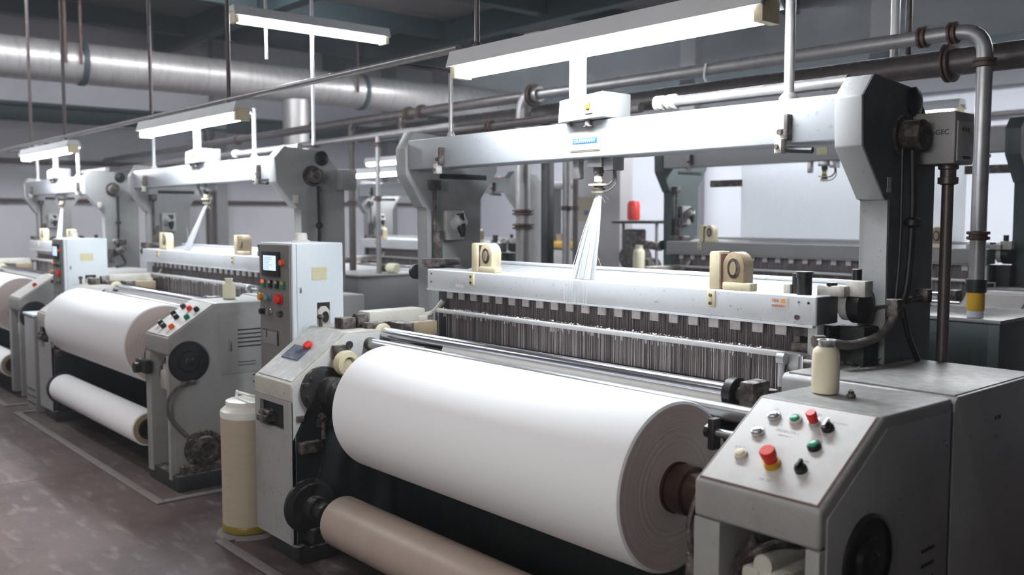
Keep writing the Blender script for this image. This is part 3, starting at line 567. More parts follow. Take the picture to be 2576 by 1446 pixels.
        m = MB(); tufts(m, 90, (GR-.15,GR-.0), (3.12+y0,3.27+y0), 1.156, .004, .012); tag(m.build('dust', 'hose_grey', rcab), kind='stuff')
    elif det:
        m = MB(); m.tube([(GR+.03,Y(3.4),1.93+gz),(GR+.035,Y(3.4),1.6),(GR+.03,Y(3.4),1.35),(GR+.08,Y(3.45),1.2),(GR+.25,Y(3.3),1.17)],.014,8,5); m.lathe((GR+.035,Y(3.4),1.62),(0,0,1),[(.015,0),(.028,.01),(.028,.03),(.015,.04)],12); m.build('power_cable', 'rubber', gfr)
        m = MB(); m.box(GR,GR+.10,Y(3.36),Y(3.46),1.40,1.46,.01); m.cyl((GR+.02,Y(3.34),1.30),(GR+.20,Y(3.40),1.36),.035,12); m.cyl((GR+.1,Y(3.3),1.2),(GR+.1,Y(3.3),1.36),.03,12); m.build('air_valve', 'greasy', gfr)
        MB().box(GR,GR+.02,Y(3.20),Y(3.24),1.80,1.86,.003).build('switch_box', 'white_label', gfr)
        m = MB(); m.box(GR,GR+.10,Y(3.55),Y(3.68),1.9+gz,2.05+gz,.006); m.build('switch_housing', 'frame_paint', gfr)
    if sheet:
        m = MB(); n = 160
        xa2, xb2 = BL+.55, BR-.35
        for k in range(n):
            x = xa2+(xb2-xa2)*k/(n-1); m.box(x-.0052,x+.0052,Y(3.42),Y(3.424),1.43,1.99+gz)
        tag(m.build('warp_sheet', 'yarn_white', root), kind='stuff')
        m = MB(); m.box(BL+.2,BL+.55,Y(3.40),Y(3.45),1.80+gz,1.86+gz); m.box(BR-.35,GR-.1,Y(3.40),Y(3.45),1.84+gz,1.90+gz); m.build('warp_guide', 'greasy', root)
    root.scale = (1,1,zs)
    return root

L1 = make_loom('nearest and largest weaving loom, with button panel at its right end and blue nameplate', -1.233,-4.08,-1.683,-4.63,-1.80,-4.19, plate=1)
L2 = make_loom('weaving loom second in the row, its louvred right console beside the tall cream yarn tube', -5.68,-8.28,-6.13,-9.25,-6.24,-8.65, plate=2, rol=-8.16, ror=-6.26, lol=-8.12)
L3 = make_loom('weaving loom third and farthest in the row, by the left edge under the smallest light', -9.30,-12.4,-10.55,-13.25,-10.6,-12.58, plate=3, det=1, rol=-12.2, ror=-10.0, lol=-12.0)
L4 = make_loom('weaving loom in the row behind, with broad white warp sheet hanging inside its gantry', -2.28,-5.45,-2.63,-5.98,-2.80,-5.74, y0=3.9, zs=1.04, plate=3, det=1, gz=.11, sheet=True, dim=True, rol=-4.95, ror=-2.93)
L5 = make_loom('weaving loom in the row behind, half hidden by the left leg of the nearest gantry', -7.3,-10.2,-7.75,-11.05,-7.9,-10.75, y0=3.6, plate=4, det=0, rol=-10.0, ror=-7.95)

# ------------------------------------------------------------------ cloth rolls
def cloth_roll(label, x0, x1, y, z, r, rc, mat='cloth', emat='cloth_end', group=None, cmat='core_brown', small=False):
    t = thing('cloth_roll', label, 'fabric roll', ((x0+x1)/2, y, z), group)
    m = MB(); c = .012
    n = 72
    m.lathe((x0,y,z),(1,0,0),[(r-c,0),(r-.003,.004),(r,c),(r,x1-x0-c),(r-.003,x1-x0-.004),(r-c,x1-x0)],n,False,False)
    m.mi = 1
    m.lathe((x1,y,z),(1,0,0),[(r-c,0),(rc,0)],n,False,False); m.lathe((x0,y,z),(1,0,0),[(rc,0),(r-c,0)],n,False,False)
    m.build('cloth', [mat, emat], t)
    m = MB(); m.lathe((x0-.01,y,z),(1,0,0),[(rc-.012,0),(rc,0),(rc,x1-x0+.02),(rc-.012,x1-x0+.02),(rc-.012,x1-x0-.03),(.02,x1-x0-.03)],40,True,True); m.build('core', cmat, t)
    return t
cloth_roll('huge white fabric roll on the nearest loom', -3.55,-1.86,2.3,.84,.278,.082)
cloth_roll('large white fabric roll on the second loom, above a thinner white roll', -8.16,-6.26,2.3,.84,.272,.08)
cloth_roll('large white fabric roll cut by the left picture edge, on the third loom', -12.2,-10.0,2.3,.84,.275,.08)
cloth_roll('white fabric roll on the back row loom behind the steel box with yellow taped pipe', -4.95,-2.93,6.2,.87,.285,.08)
cloth_roll('white fabric roll on the back row loom, left of the nearest gantry leg', -10.0,-7.95,5.9,.84,.285,.08)
cloth_roll('thin beige fabric roll low on the nearest loom, under the huge white roll', -3.76,-1.72,2.19,.275,.12,.045,'beige_cloth','beige_cloth',None,'dark_steel')
cloth_roll('thin white fabric roll low on the second loom near the floor', -8.12,-6.17,2.15,.30,.115,.07,'cloth','core_paper',None,'dark_steel')
cloth_roll('thin white fabric roll low at the left picture edge, on the third loom', -12.0,-9.79,2.15,.29,.115,.07,'cloth','core_paper',None,'dark_steel')

# ------------------------------------------------------------------ control cabinets
def control_cabinet(label, x0, x1, y0, y1, h, full=True):
    t = thing('control_cabinet', label, 'control cabinet', ((x0+x1)/2,(y0+y1)/2,0)); w = x1-x0
    X = lambda f: x0 + w*f
    MB().box(x0,x1,y0+.006,y1,.0,h,.006).build('cabinet_body', 'cab_white', t)
    fp = MB().box(x0+.004,x1-.018,y0-.004,y0+.008,.02,h-.01,.003).build('front_panel', 'cab_grey', t)
    sc_ = MB().box(X(.14),X(.69),y0-.016,y0-.002,h-.185,h-.048,.004).build('display', 'dark_steel', fp)
    MB().box(X(.22),X(.61),y0-.0185,y0-.014,h-.152,h-.07).build('screen', 'screen', sc_)
    m = MB()
    for k in range(7): m.box(X(.25),X(.25)+w*random.uniform(.15,.33),y0-.0192,y0-.018,h-.145+k*.0105,h-.1425+k*.0105)
    m.build('screen_text', 'ink_grey', sc_)
    def knob(name, f, z, r, mat, d=.022): MB().lathe((X(f),y0-.003,z),(0,-1,0),[(r*1.15,0),(r*1.15,.006),(r,.008),(r,d),(r*.7,d+.003)],18).build(name, mat, fp)
    knob('indicator_lamp', .775, h-.105, .015, 'orange')
    for f, mat in ((.16,'green'),(.38,'black'),(.585,'black'),(.78,'green')):
        b = MB().box(X(f)-.022,X(f)+.018,y0-.014,y0-.002,h-.25,h-.205,.003).build('rocker_switch', mat, fp)
        MB().box(X(f)-.012,X(f)+.010,y0-.019,y0-.012,h-.225,h-.208,.002).build('switch_lens', {'green':'amber','black':'cream_paint'}[mat] if f > .2 else 'led_red', b)
    for f, mat, r in ((.12,'amber',.019),(.345,'teal_lamp',.017),(.67,'red',.028)): knob('push_button', f, h-.305, r, mat, .03)
    for f, mat in ((.13,'black'),(.37,'steel'),(.69,'greasy')): knob('selector_knob', f, h-.385, .016, mat, .026)
    MB().box(X(.53),X(.585),y0-.008,y0-.003,h-.40,h-.385).build('indicator_lamp', 'led_green', fp)
    m = MB(); m.box(X(.10),X(.58),y0-.008,y0-.003,h-.565,h-.485,.002); m.build('hatch', 'bg_grey', fp)
    m = MB(); m.box(X(.10),X(.58),y0-.010,y0-.004,h-.488,h-.482); m.box(X(.565),X(.59),y0-.010,y0-.004,h-.565,h-.485); m.box(X(.22),X(.24),y0-.010,y0-.004,h-.53,h-.49); m.build('hatch_gap', 'greasy', fp)
    dp = y1-y0
    dr = MB().box(x1-.002,x1+.006,y0+.03,y1-.004,.60,h-.006,.002).build('door', 'cab_white', t)
    MB().box(x1+.005,x1+.008,y0+dp*.37,y0+dp*.67,h-.20,h-.132).build('yellow_sticker', 'yellow_label', dr)
    m = MB(); m.box(x1+.005,x1+.012,y0+dp*.14,y0+dp*.17,h-.268,h-.235,.003); m.build('latch', 'steel', dr)
    m = MB(); m.box(x1+.004,x1+.009,y0+dp*.47,y0+dp*.71,h-.455,h-.325); hp = m.build('socket_hole', 'dark_steel', dr)
    m = MB(); m.prism([(y0+dp*.47,h-.452),(y0+dp*.47,h-.365),(y0+dp*.53,h-.345),(y0+dp*.62,h-.345),(y0+dp*.69,h-.37),(y0+dp*.69,h-.452)],'x',x1+.006,x1+.020,.004); m.build('socket', 'cream_paint', hp)
    m = MB(); m.prism([(y0+dp*(.60+.07*math.cos(a)),h-.405+.032*math.sin(a)) for a in [2*PI*k/16 for k in range(16)]],'x',x1+.018,x1+.022); m.build('socket_opening', 'rubber', hp)
    m = MB(); xc, yc = x1-.13, y0+.13; m.lathe((xc,yc,h-.002),(0,0,1),[(.055,0),(.05,.012),(.036,.016),(.032,.05),(.027,.055)],20); m.build('lamp_cap', 'film_white', t)
    return t
control_cabinet('white control cabinet with blue lit screen, next to the nearest loom', -4.89,-4.515,2.345,2.66,1.56)
control_cabinet('white control cabinet next to the second loom, left of its large fabric roll', -9.06,-8.735,2.345,2.72,1.51)

# ------------------------------------------------------------------ cones, tubes, small boxes
def cone(label, x, y, z, r, h, mat='cone_yarn', taper=.92, group=None, neck=True):
    t = thing('yarn_cone', label, 'yarn cone', (x,y,z), group)
    MB().lathe((x,y,z),(0,0,1),[(r*.94,0),(r,.006),(r*1.0,h*.5),(r*.97,h*.72),(r*taper,h*.80),(r*taper*.72,h*.87)],32).build('wound_yarn', mat, t)
    m = MB(); m.lathe((x,y,z),(0,0,1),[(r*.5,h*.85),(r*.60,h*.87),(r*.62,h*.98),(r*.68,h),(r*.5,h),(r*.45,h*.9)],24); m.build('cone_core', 'steel' if neck else mat, t)
    return t
cone('plump cream yarn cone standing on the nearest console', -1.525,2.605,1.157,.042,.165)
cone('pale yarn cone standing on the second loom console, beside the control cabinet', -5.93,2.62,1.157,.042,.135,'cone_yarn',.75,None,False)
cone('squat cream yarn cone at the right picture edge on a back row console', -2.13,6.62,1.197,.09,.10,'cone_yarn',.9,None,False)
t = thing('knurled_nut', 'small dark nut lying on the console right of the yarn cone', 'nut', (-1.435,2.60,1.156))
MB().lathe((-1.435,2.60,1.156),(0,0,1),[(.014,0),(.014,.008),(.009,.010),(.009,.018)],10).build('nut_body','greasy',t)
MB().cyl((-1.435,2.60,1.170),(-1.435,2.60,1.178),.005,8).build('nut_tip','silver',t)

t = thing('yarn_tube', 'tall cream yarn tube standing on the floor with white film cap', 'yarn tube', (-4.675,2.16,0))
xc, yc = -4.675, 2.16
MB().lathe((xc,yc,.05),(0,0,1),[(.145,0),(.147,.02),(.146,.3),(.148,.55),(.146,.60)],40).build('wound_yarn','tube_yarn',t)
MB().lathe((xc,yc,.02),(0,0,1),[(.146,0),(.150,.004),(.150,.035),(.147,.04)],40).build('base_band','olive_tape',t)
m = MB(); m.lathe((xc,yc,.635),(0,0,1),[(.1475,0),(.149,.01),(.147,.035),(.12,.058),(.10,.062)],40); m.build('film_cap','film_white',t)
m = MB(); m.tube([(xc-.115,yc-.02,.69),(xc-.118,yc-.01,.745),(xc-.06,yc-.03,.755),(xc+.08,yc-.03,.758),(xc+.12,yc,.745),(xc+.118,yc+.01,.69)],.008,8,5); m.lathe((xc,yc,.69),(0,0,1),[(.118,0),(.118,.03),(.108,.034)],36); m.build('cap_handle','film_white',t)
MB().lathe((xc,yc,.0),(0,0,1),[(.178,0),(.172,.006),(.14,.02)],36).build('base_tray','tray_dust',t)

t = thing('metal_bin', 'small pale metal box on the floor at the left end of the second loom', 'box', (-8.9,2.2,0))
MB().box(-9.06,-8.74,2.09,2.33,.0,.84,.006).build('bin_body','grey_paint',t)
MB().box(-9.07,-8.73,2.08,2.34,.84,.862,.006).build('lid','cab_white',t)
m = MB()
for k in range(3): m.box(-9.03,-8.77,2.084,2.092,.07+k*.06,.078+k*.06)
m.build('vent_slot','dark_steel',t)

# ------------------------------------------------------------------ yarn strands from the feeders
def yarn(label, xn, z0, y0, xt, yt, z1, half, n, lean=0):
    t = thing('yarn_bundle', label, 'yarn bundle', (xn,y0,z0))
    m = MB()
    for k in range(n):
        f = random.uniform(-1,1); f = f*abs(f)**.15; g = random.uniform(-1,1)
        p0 = Vector((xn+f*.010, y0+g*.008, z0)); p1 = Vector((xt+f*half, yt+g*.02, z1)); r = random.uniform(.0007,.0016)
        mid = p0.lerp(p1,.45) + Vector((f*half*.10,0,0))
        m.tube([p0,mid,p1], r, 4)
    tag(m.build('strands','yarn_white',t), kind='stuff')
    m = MB()
    for k in range(9):
        f = random.uniform(-1,1); p = Vector((xn+f*.012,y0,z0-.0)); q = p + Vector((random.uniform(-.04,.05),random.uniform(-.03,.03),-random.uniform(.02,.05)))
        m.tube([p,(p+q)/2+Vector((.005,0,.004)),q], .0008, 4, 3)
    m.tube([(xt+half*.6,yt,z1+.20),(xt+half*1.5,yt-.01,z1+.12),(xt+half*2.2,yt,z1+.02)],.0008,4,6)
    tag(m.build('loose_fibres','yarn_white',t), kind='stuff')
    if lean:
        m = MB()
        for k in range(26):
            x = xt + random.uniform(-half,half)*1.3; m.tube([(x,2.998,1.415),(x+random.uniform(-.006,.006),2.994,1.305)], .0006, 4)
        tag(m.build('trailing_threads','yarn_white',t), kind='stuff')
yarn('fan of white yarn falling from the feeder of the nearest loom', -3.045,1.808,3.17,-3.015,3.03,1.418,.066,270,1)
yarn('narrow band of white yarn falling from the feeder of the second loom', -7.58,1.808,3.17,-7.66,3.02,1.418,.045,90)
yarn('slanting band of white yarn falling from the feeder of the third loom', -11.79,1.808,3.17,-11.55,3.06,1.418,.05,60)

# ------------------------------------------------------------------ lights
def light_fixture(label, p0, p1, group=None, far=False, deep=.05, r=.020):
    # p0,p1: ends of the tube axis (horizontal)
    a, b = Vector(p0), Vector(p1); mid = (a+b)/2
    t = thing('fluorescent_light', label, 'light', (mid.x,mid.y,mid.z+.13), group)
    d = (b-a).normalized(); s = Vector((-d.y,d.x,0)); up = Vector((0,0,1))
    if s.y > 0 or (abs(s.y) < 1e-6 and s.x > 0): s = -s
    m = MB()
    sec = [(-.075,.028),(-.05,.105),(.05,.105),(.075,.028),(.068,.026),(.040,.06),(-.040,.06),(-.068,.026)]
    A = [m.bm.verts.new(a - d*.05 + s*q[0] + up*q[1]) for q in sec]; B = [m.bm.verts.new(b + d*.05 + s*q[0] + up*q[1]) for q in sec]
    n = len(sec)
    for i in range(n): m.bm.faces.new((A[i],A[(i+1)%n],B[(i+1)%n],B[i]))
    m.bm.faces.new((A[0],A[1],A[2],A[3],A[4],A[5],A[6],A[7])); m.bm.faces.new([B[i] for i in range(7,-1,-1)])
    m.build('light_housing','housing_paint',t)
    MB().box(0,0.001,0,0.001,0,0.001).bm.free()
    m = MB()
    for q in (-.024,.024): m.cyl(a+s*q,b+s*q,r,20)
    m.build('light_tube','tube_light_far' if far else 'tube_light',t)
    for e, sg in ((a,-1),(b,1)):
        m = MB(); c = e + d*sg*.006
        vs = []
        for q in (-.052,.052):
            for h in (-.026,.06):
                for k in (0,.036): vs.append(m.bm.verts.new(c + s*q + up*h + d*sg*k))
        bmesh.ops.convex_hull(m.bm, input=m.bm.verts)
        m.build('end_socket','cream_plastic',t)
    return t
YL = 2.85
light_fixture('brightest and longest tube light, over the nearest loom', (-3.66,YL,2.405),(-1.955,YL,2.405), r=.023)
light_fixture('tube light hanging over the second loom', (-8.03,YL,2.395),(-6.20,YL,2.395))
light_fixture('small far tube light hanging over the third loom', (-11.95,YL,2.375),(-10.15,YL,2.375))
light_fixture('tube light high under the dark ceiling in front of the metal duct', (-7.0,3.21,3.236),(-7.0,4.54,3.236))
light_fixture('tube light beyond the switch housing, over the back row loom', (-5.2,7.5,2.52),(-3.32,7.5,2.52), far=True)
light_fixture('far tube light seen left of the nearest gantry, upper of the pair', (-13.2,8.3,2.56),(-11.5,8.3,2.56), far=True)
light_fixture('far tube light seen left of the nearest gantry, lower of the pair', (-12.2,7.2,2.29),(-10.6,7.2,2.29), far=True)

def solo(m, name, mat, label, cat, loc, group=None):
    global OFF
    OFF = Vector(loc); return tag(m.build(name, mat), label, cat, group)
def rod(label, x, y, z0, z1, r=.011, mat='pipe_dark', group=None, foot=True, name='hanger_rod', cat='rod', n=12):
    m = MB(); m.cyl((x,y,z0),(x,y,z1),r,n)
    if foot: m.lathe((x,y,z0),(0,0,1),[(r*1.9,0),(r*1.9,.012),(r*1.2,.03)],n)
    return solo(m, name, mat, label, cat, (x,y,z0), group)
# rails between the lights
m = MB(); m.cyl((-13.2,YL,2.531),(-3.70,YL,2.531),.020,14)
rail = solo(m,'light_rail','pipe_grey','long thin grey pipe rail linking the row of tube lights','rail',(-9,YL,2.50))
rod('thin hanger rod rising from the left end of the brightest light', -3.555,YL,2.51,5.0,.012)
rod('thin hanger rod at the right end of the second loom light', -6.375,YL,2.50,5.0,.015)
rod('thin hanger rod at the left end of the second loom light', -7.90,YL,2.50,5.0,.015)
rod('thin hanger rod at the right end of the third loom light', -10.38,YL,2.48,5.0,.017)
rod('thin hanger rod at the left end of the third loom light', -11.70,YL,2.48,5.0,.017)
YB = 3.20
def posts(label, x, r, mat):
    t = thing('support_post', label, 'post', (x,YB,2.150))
    m = MB(); m.cyl((x,YB,2.150),(x,YB,2.53),r,14); m.lathe((x,YB,2.150),(0,0,1),[(r*1.9,0),(r*1.9,.012),(r*1.2,.03)],14); m.build('post_tube',mat,t)
    MB().cyl((x,YB+.02,2.515),(x,YL,2.515),.011,12).build('rail_arm','pipe_dark',t)
posts('slim support post at the left end of the nearest crossbeam, under the rail',-4.23,.012,'pipe_grey')
rod('bright support post at the right of the nearest crossbeam, rising past the light', -2.06,YB,2.150,5.0,.020,'pipe_grey',name='support_post',cat='post')
posts('support post at the right of the second crossbeam',-6.72,.016,'post_white')
posts('support post at the left of the second crossbeam, nearest the far wall',-8.84,.014,'post_white')
posts('support post at the right of the third crossbeam',-11.2,.018,'post_white')
posts('support post at the left of the third crossbeam',-12.9,.016,'post_white')
for lb, x, s_ in (('twin white conduit between the brightest light and the switch box', -3.20, 1),('white conduit between light and junction box on the second loom', -7.735, 1),('white conduit between light and junction box on the third loom', -11.945, 1)):
    t = thing('light_conduit', lb, 'conduit', (x,3.16,2.24))
    MB().cyl((x,3.16,2.250),(x,3.16,2.532),.026,16).build('conduit_pipe','post_white',t)
    MB().box(x-.03,x+.08,2.86,3.19,2.512,2.534,.004).build('bracket_arm','frame_paint',t)
    MB().cyl((x+.055,3.16,2.253),(x+.055,3.16,2.532),.018,16).build('conduit_pipe','post_white',t)
rod('thin pale rod hanging from the ceiling light, left of two', -7.0,3.45,2.96,5.0,.011,'post_white',foot=False)
rod('thin pale rod hanging from the ceiling light, right of two', -7.0,3.86,2.30,5.0,.014,'post_white',foot=False)

# ------------------------------------------------------------------ pipes
def pipe(label, pts, r, mat, flanges=(), loc=None, smooth=0, fmat='pipe_rust', cat='pipe', name='pipe', n=20):
    t = thing(name, label, cat, loc or pts[0])
    m = MB(); m.tube(pts, r, n, smooth); m.build('pipe_run', mat, t)
    for p, d in flanges:
        p = Vector(p); d = Vector(d).normalized()
        m = MB(); m.lathe(p - d*.025, d, [(r*1.02,0),(r*1.45,.004),(r*1.45,.018),(r*1.15,.02),(r*1.15,.03),(r*1.45,.032),(r*1.45,.046),(r*1.02,.05)], n); m.build('flange', fmat, t)
    return t
def bend(a, b, c, r=.14, k=6):
    # rounded corner at b between a and c
    a, b, c = Vector(a), Vector(b), Vector(c); u = (a-b).normalized(); v = (c-b).normalized()
    p, q = b+u*r, b+v*r
    return [tuple((1-t)**2*p + 2*t*(1-t)*b + t*t*q) for t in [i/k for i in range(k+1)]]
yp, zp = 5.25, 2.712
pipe('grey water pipe behind the nearest loom, elbowing down onto the teal steel box', [(-5.72,yp,zp),(-2.6,yp,zp)] + bend((-2.6,yp,zp),(-2.18,yp,zp),(-2.18,yp,1.4),.15) + [(-2.18,yp,1.25)], .041, 'pipe_grey',
     [((-2.52,yp,zp),(1,0,0)),((-2.35,yp,zp),(1,0,0)),((-2.18,yp,2.53),(0,0,1)),((-2.18,yp,1.60),(0,0,1))], (-2.18,yp,1.16))
t = bpy.data.objects[[o.name for o in bpy.data.objects if o.name.startswith('pipe') and o.parent is None][-1]]
base(*t.location); MB().cyl((-2.18,yp,1.19),(-2.18,yp,1.29),.046,18).build('yellow_tape','yellow_tape',t); MB().cyl((-2.18,yp,1.152),(-2.18,yp,1.20),.042,18).build('pipe_foot','post_white',t); MB().cyl((-2.18,yp,1.29),(-2.18,yp,1.36),.052,18).build('pipe_joint','rubber',t)
MB().tube([(-4.0,yp-.045,zp+.03),(-4.01,yp-.05,zp-.05),(-4.0,yp-.04,zp-.09)],.008,6,4).build('string_tie','lint',t)
pipe('pale lagged pipe elbowing down behind the nearest crossbeam, with flange at its foot', [(-5.72,yp,zp)] + bend((-5.72,yp,zp),(-5.93,yp,zp),(-5.93,yp,2.0),.15) + [(-5.93,yp,1.0)], .064, 'pipe_grey', [((-5.80,yp,zp),(1,0,0)),((-5.93,yp,2.5),(0,0,1)),((-5.93,yp,1.74),(0,0,1)),((-5.93,yp,1.62),(0,0,1))], (-5.93,yp,1.0))
pipe('dark pipe run from the pale elbow leftwards over the second loom', [(-5.80,yp+.02,zp),(-8.3,yp,zp),(-16.8,yp,zp-.04)], .045, 'pipe_dark', [((-7.4,yp,zp),(1,0,0)),((-7.62,yp,zp),(1,0,0)),((-11.5,yp,zp-.02),(1,0,0))], (-12,yp,zp))
pipe('fat dark pipe crossing behind the nearest loom to the right edge', [(-9.0,5.55,2.60),(.5,5.55,2.60)], .078, 'pipe_dark', [((-2.50,5.55,2.60),(1,0,0))], (-4,5.55,2.6))
pipe('thin grey pipe from the switch box along the nearest crossbeam top', [(-2.86,3.36,2.225),(-1.90,3.36,2.225)], .024, 'pipe_grey', [((-2.84,3.36,2.225),(1,0,0)),((-2.77,3.36,2.225),(1,0,0))], (-2.4,3.36,2.225), fmat='cream_paint')
pipe('dusty dark pipe left of the switch box behind the nearest crossbeam', [(-4.9,3.75,2.265),(-3.3,3.75,2.275)], .026, 'pipe_dark', [((-4.55,3.75,2.268),(1,0,0))], (-4.1,3.75,2.27))
pipe('white pipe from the junction box along the second crossbeam top', [(-7.45,3.36,2.225),(-6.3,3.36,2.225)], .024, 'pipe_grey', [((-7.4,3.36,2.225),(1,0,0))], (-7,3.36,2.225), fmat='cream_paint')
pipe('white pipe from the junction box along the third crossbeam top', [(-11.6,3.36,2.225),(-10.7,3.36,2.225)], .024, 'pipe_grey', [], (-11,3.36,2.225))
pipe('lower grey pipe running parallel below the dark pipe over the second loom', [(-6.6,5.0,2.50),(-16.8,5.0,2.46)], .032, 'pipe_grey', [((-9.0,5.0,2.49),(1,0,0))], (-12,5.0,2.48))
pipe('dark vertical pipe with elbow, left of two standing on the far grey box', [(-8.55,yp,zp-.0)] + bend((-8.3,yp,zp),(-8.70,yp,zp-.01),(-8.70,yp,2.0),.12) + [(-8.70,yp,.4)], .036, 'pipe_dark', [((-8.70,yp,2.54),(0,0,1)),((-8.70,yp,2.05),(0,0,1)),((-8.70,yp,1.85),(0,0,1))], (-8.7,yp,.4))
pipe('slim grey vertical pipe, right of two standing on the far grey box', [(-7.72,4.95,1.15),(-7.72,4.95,2.48)], .024, 'pipe_grey', [((-7.72,4.95,1.88),(0,0,1)),((-7.72,4.95,2.40),(0,0,1))], (-7.72,4.95,1.15))
pipe('short vertical pipe dropping from the dark pipe near its flange', [(-7.75,yp,zp),(-7.75,yp,2.35)], .030, 'pipe_dark', [((-7.75,yp,2.62),(0,0,1))], (-7.75,yp,2.5))
pipe('pale vertical pipe in the background, left of two behind the yarn fan', [(-7.41,7.2,0),(-7.41,7.2,2.62)], .045, 'pipe_grey', [((-7.41,7.2,1.80),(0,0,1))], (-7.41,7.2,0))
pipe('dark vertical pipe in the background, right of two behind the yarn fan', [(-7.27,7.2,0),(-7.27,7.2,2.62)], .030, 'pipe_dark', [((-7.27,7.2,1.80),(0,0,1))], (-7.27,7.2,0))
pipe('pair post of the upper right, hanging from the ceiling, thicker', [(-3.02,5.9,2.6),(-3.02,5.9,5.0)], .028, 'post_white', [], (-3.02,5.9,2.6))
pipe('pair post of the upper right, hanging from the ceiling, thinner', [(-2.93,5.9,2.6),(-2.93,5.9,5.0)], .020, 'pipe_dark', [], (-2.93,5.9,2.6))

# ------------------------------------------------------------------ duct
t = thing('ventilation_duct', 'huge round metal ventilation duct under the ceiling at left', 'duct', (-14,7,3.85))
m = MB(); m.cyl((-14,-1.5,3.85),(-14,12.2,3.85),.285,48)
for k in range(36):
    y = -1.2 + k*.37
    m.lathe((-14,y,3.85),(0,1,0),[(.284,0),(.289,.006),(.289,.012),(.284,.018)],48,False,False)
m.build('duct_pipe','galvanised',t)
for y in (4.05,8.6):
    MB().lathe((-14,y,3.85),(0,1,0),[(.286,0),(.306,.004),(.306,.075),(.286,.08)],48,False,False).build('duct_band','teal_beam',t)
m = MB(); m.cyl((-13.9,7.35,3.60),(-13.9,7.35,2.55),.21,32); m.lathe((-13.9,7.35,3.05),(0,0,1),[(.21,0),(.225,.01),(.225,.05),(.21,.06)],32,False,False); m.build('duct_branch','galvanised',t)
for k, y in enumerate((3.80,4.0,8.4)):
    rod('dark strap rod holding the duct to the ceiling, %s' % ('first left of the dark band','at the dark band','near the branch')[k], -13.68,y,3.80,5.0,.022,'pipe_rust',foot=False,name='duct_strap',cat='rod')

# ------------------------------------------------------------------ back row steel boxes and background machines
def steel_box(label, x0, x1, y0, y1, z, mat):
    t = thing('steel_cabinet', label, 'cabinet', ((x0+x1)/2,(y0+y1)/2,0))
    m = MB(); m.box(x0,x0+.05,y0,y1,.0,z-.02,.004); m.box(x1-.06,x1,y0,y1,.0,z-.02,.004); m.box(x0+.05,x1-.06,y1-.05,y1,.0,z-.02); m.box(x0+.05,x1-.06,y0,y1-.05,.0,.2)
    m.build('cabinet_shell', mat, t)
    MB().box(x0+.03,x1-.03,y0+.004,y0+.03,z-.28,z-.025,.003).build('front_fascia', mat, t)
    MB().box(x0-.01,x1+.008,y0-.012,y1,z-.022,z,.006).build('top_plate', 'console_paint' , t)
    m = MB(); m.lathe(((x0+x1)/2-.05,y0+.14,.62),(0,-1,0),[(.12,0),(.12,.05),(.08,.06)],24); m.box((x0+x1)/2+.12,(x0+x1)/2+.14,y0+.1,y0+.14,.2,.85); m.build('motor', 'dark_steel', t)
    return t
steel_box('dark teal steel box behind the nearest gantry, with yellow taped pipe on top', -2.62,-2.025,5.19,5.95,1.15,'bg_teal')
steel_box('mid grey steel box behind the white control cabinet, with open dark front', -8.35,-7.58,4.66,5.6,1.15,'bg_grey')
t = thing('yarn_cone', 'small cream yarn cone lying on its side on the far grey box', 'yarn cone', (-7.55,5.02,1.17))
MB().lathe((-7.72,5.06,1.20),(1,.15,0),[(.04,0),(.05,.01),(.05,.12),(.042,.13)],20).build('wound_yarn','cone_yarn',t)
MB().lathe((-7.83,5.045,1.20),(1,.15,0),[(.035,0),(.04,.01),(.04,.10)],16).build('cone_core','greasy',t)

def bg_machine(label, x, y, s=1.0, cone_=True):
    t = thing('winding_machine', label, 'machine', (x,y,0))
    MB().box(x-.5*s,x+.5*s,y-.25,y+.25,.0,.95*s,.02).build('machine_body','bg_grey',t)
    MB().box(x-.55*s,x+.55*s,y-.3,y+.3,.95*s,1.0*s,.01).build('worktop','dark_steel',t)
    m = MB(); m.box(x-.2*s,x+.0,y-.1,y+.1,1.0*s,1.55*s,.02); m.cyl((x-.05*s,y-.2,1.2*s),(x-.05*s,y+.1,1.2*s),.14*s,18); m.cyl((x+.15*s,y-.15,1.1*s),(x+.15*s,y+.1,1.1*s),.10*s,14); m.cyl((x+.05*s,y-.1,1.38*s),(x+.42*s,y-.12,1.34*s),.05*s,12)
    m.build('winding_head','greasy',t)
    MB().box(x-.36*s,x+.30*s,y-.16,y+.16,1.62*s,1.66*s,.01).build('shelf','dark_steel',t)
    m = MB(); m.cyl((x-.3*s,y,1.0*s),(x-.3*s,y,1.64*s),.02,8); m.cyl((x+.25*s,y,1.0*s),(x+.25*s,y,1.64*s),.02,8); m.build('shelf_post','bg_grey',t)
    return t
bg_machine('dark winding machine with shelf in the background, right of the yarn fan', -7.72,8.8)
t = thing('red_spool', 'red spool on the shelf of the background winding machine', 'spool', (-7.85,8.8,1.66)); MB().lathe((-7.85,8.8,1.661),(0,0,1),[(.07,0),(.08,.02),(.08,.2),(.06,.24)],18).build('wound_yarn','red',t)
cone('white bobbin standing low on the background winding machine', -7.55,8.57,1.001,.075,.36,'cone_yarn',.9,None,False)
t = thing('storage_panel', 'wide grey upright panel with brown paper notice, behind the yarn fan', 'panel', (-8.85,9.3,0))
MB().box(-9.27,-8.45,9.2,9.45,.0,2.5,.01).build('panel_board','bg_panel',t)
MB().box(-9.24,-8.92,9.185,9.2,1.65,1.98).build('paper_notice','kraft',t); MB().box(-9.10,-9.03,9.18,9.187,1.73,1.79).build('blue_mark','blue',t)
t = thing('machine_rack', 'dark machine rack with orange lamps seen under the crossbeam at left', 'machine', (-10.6,9.6,0))
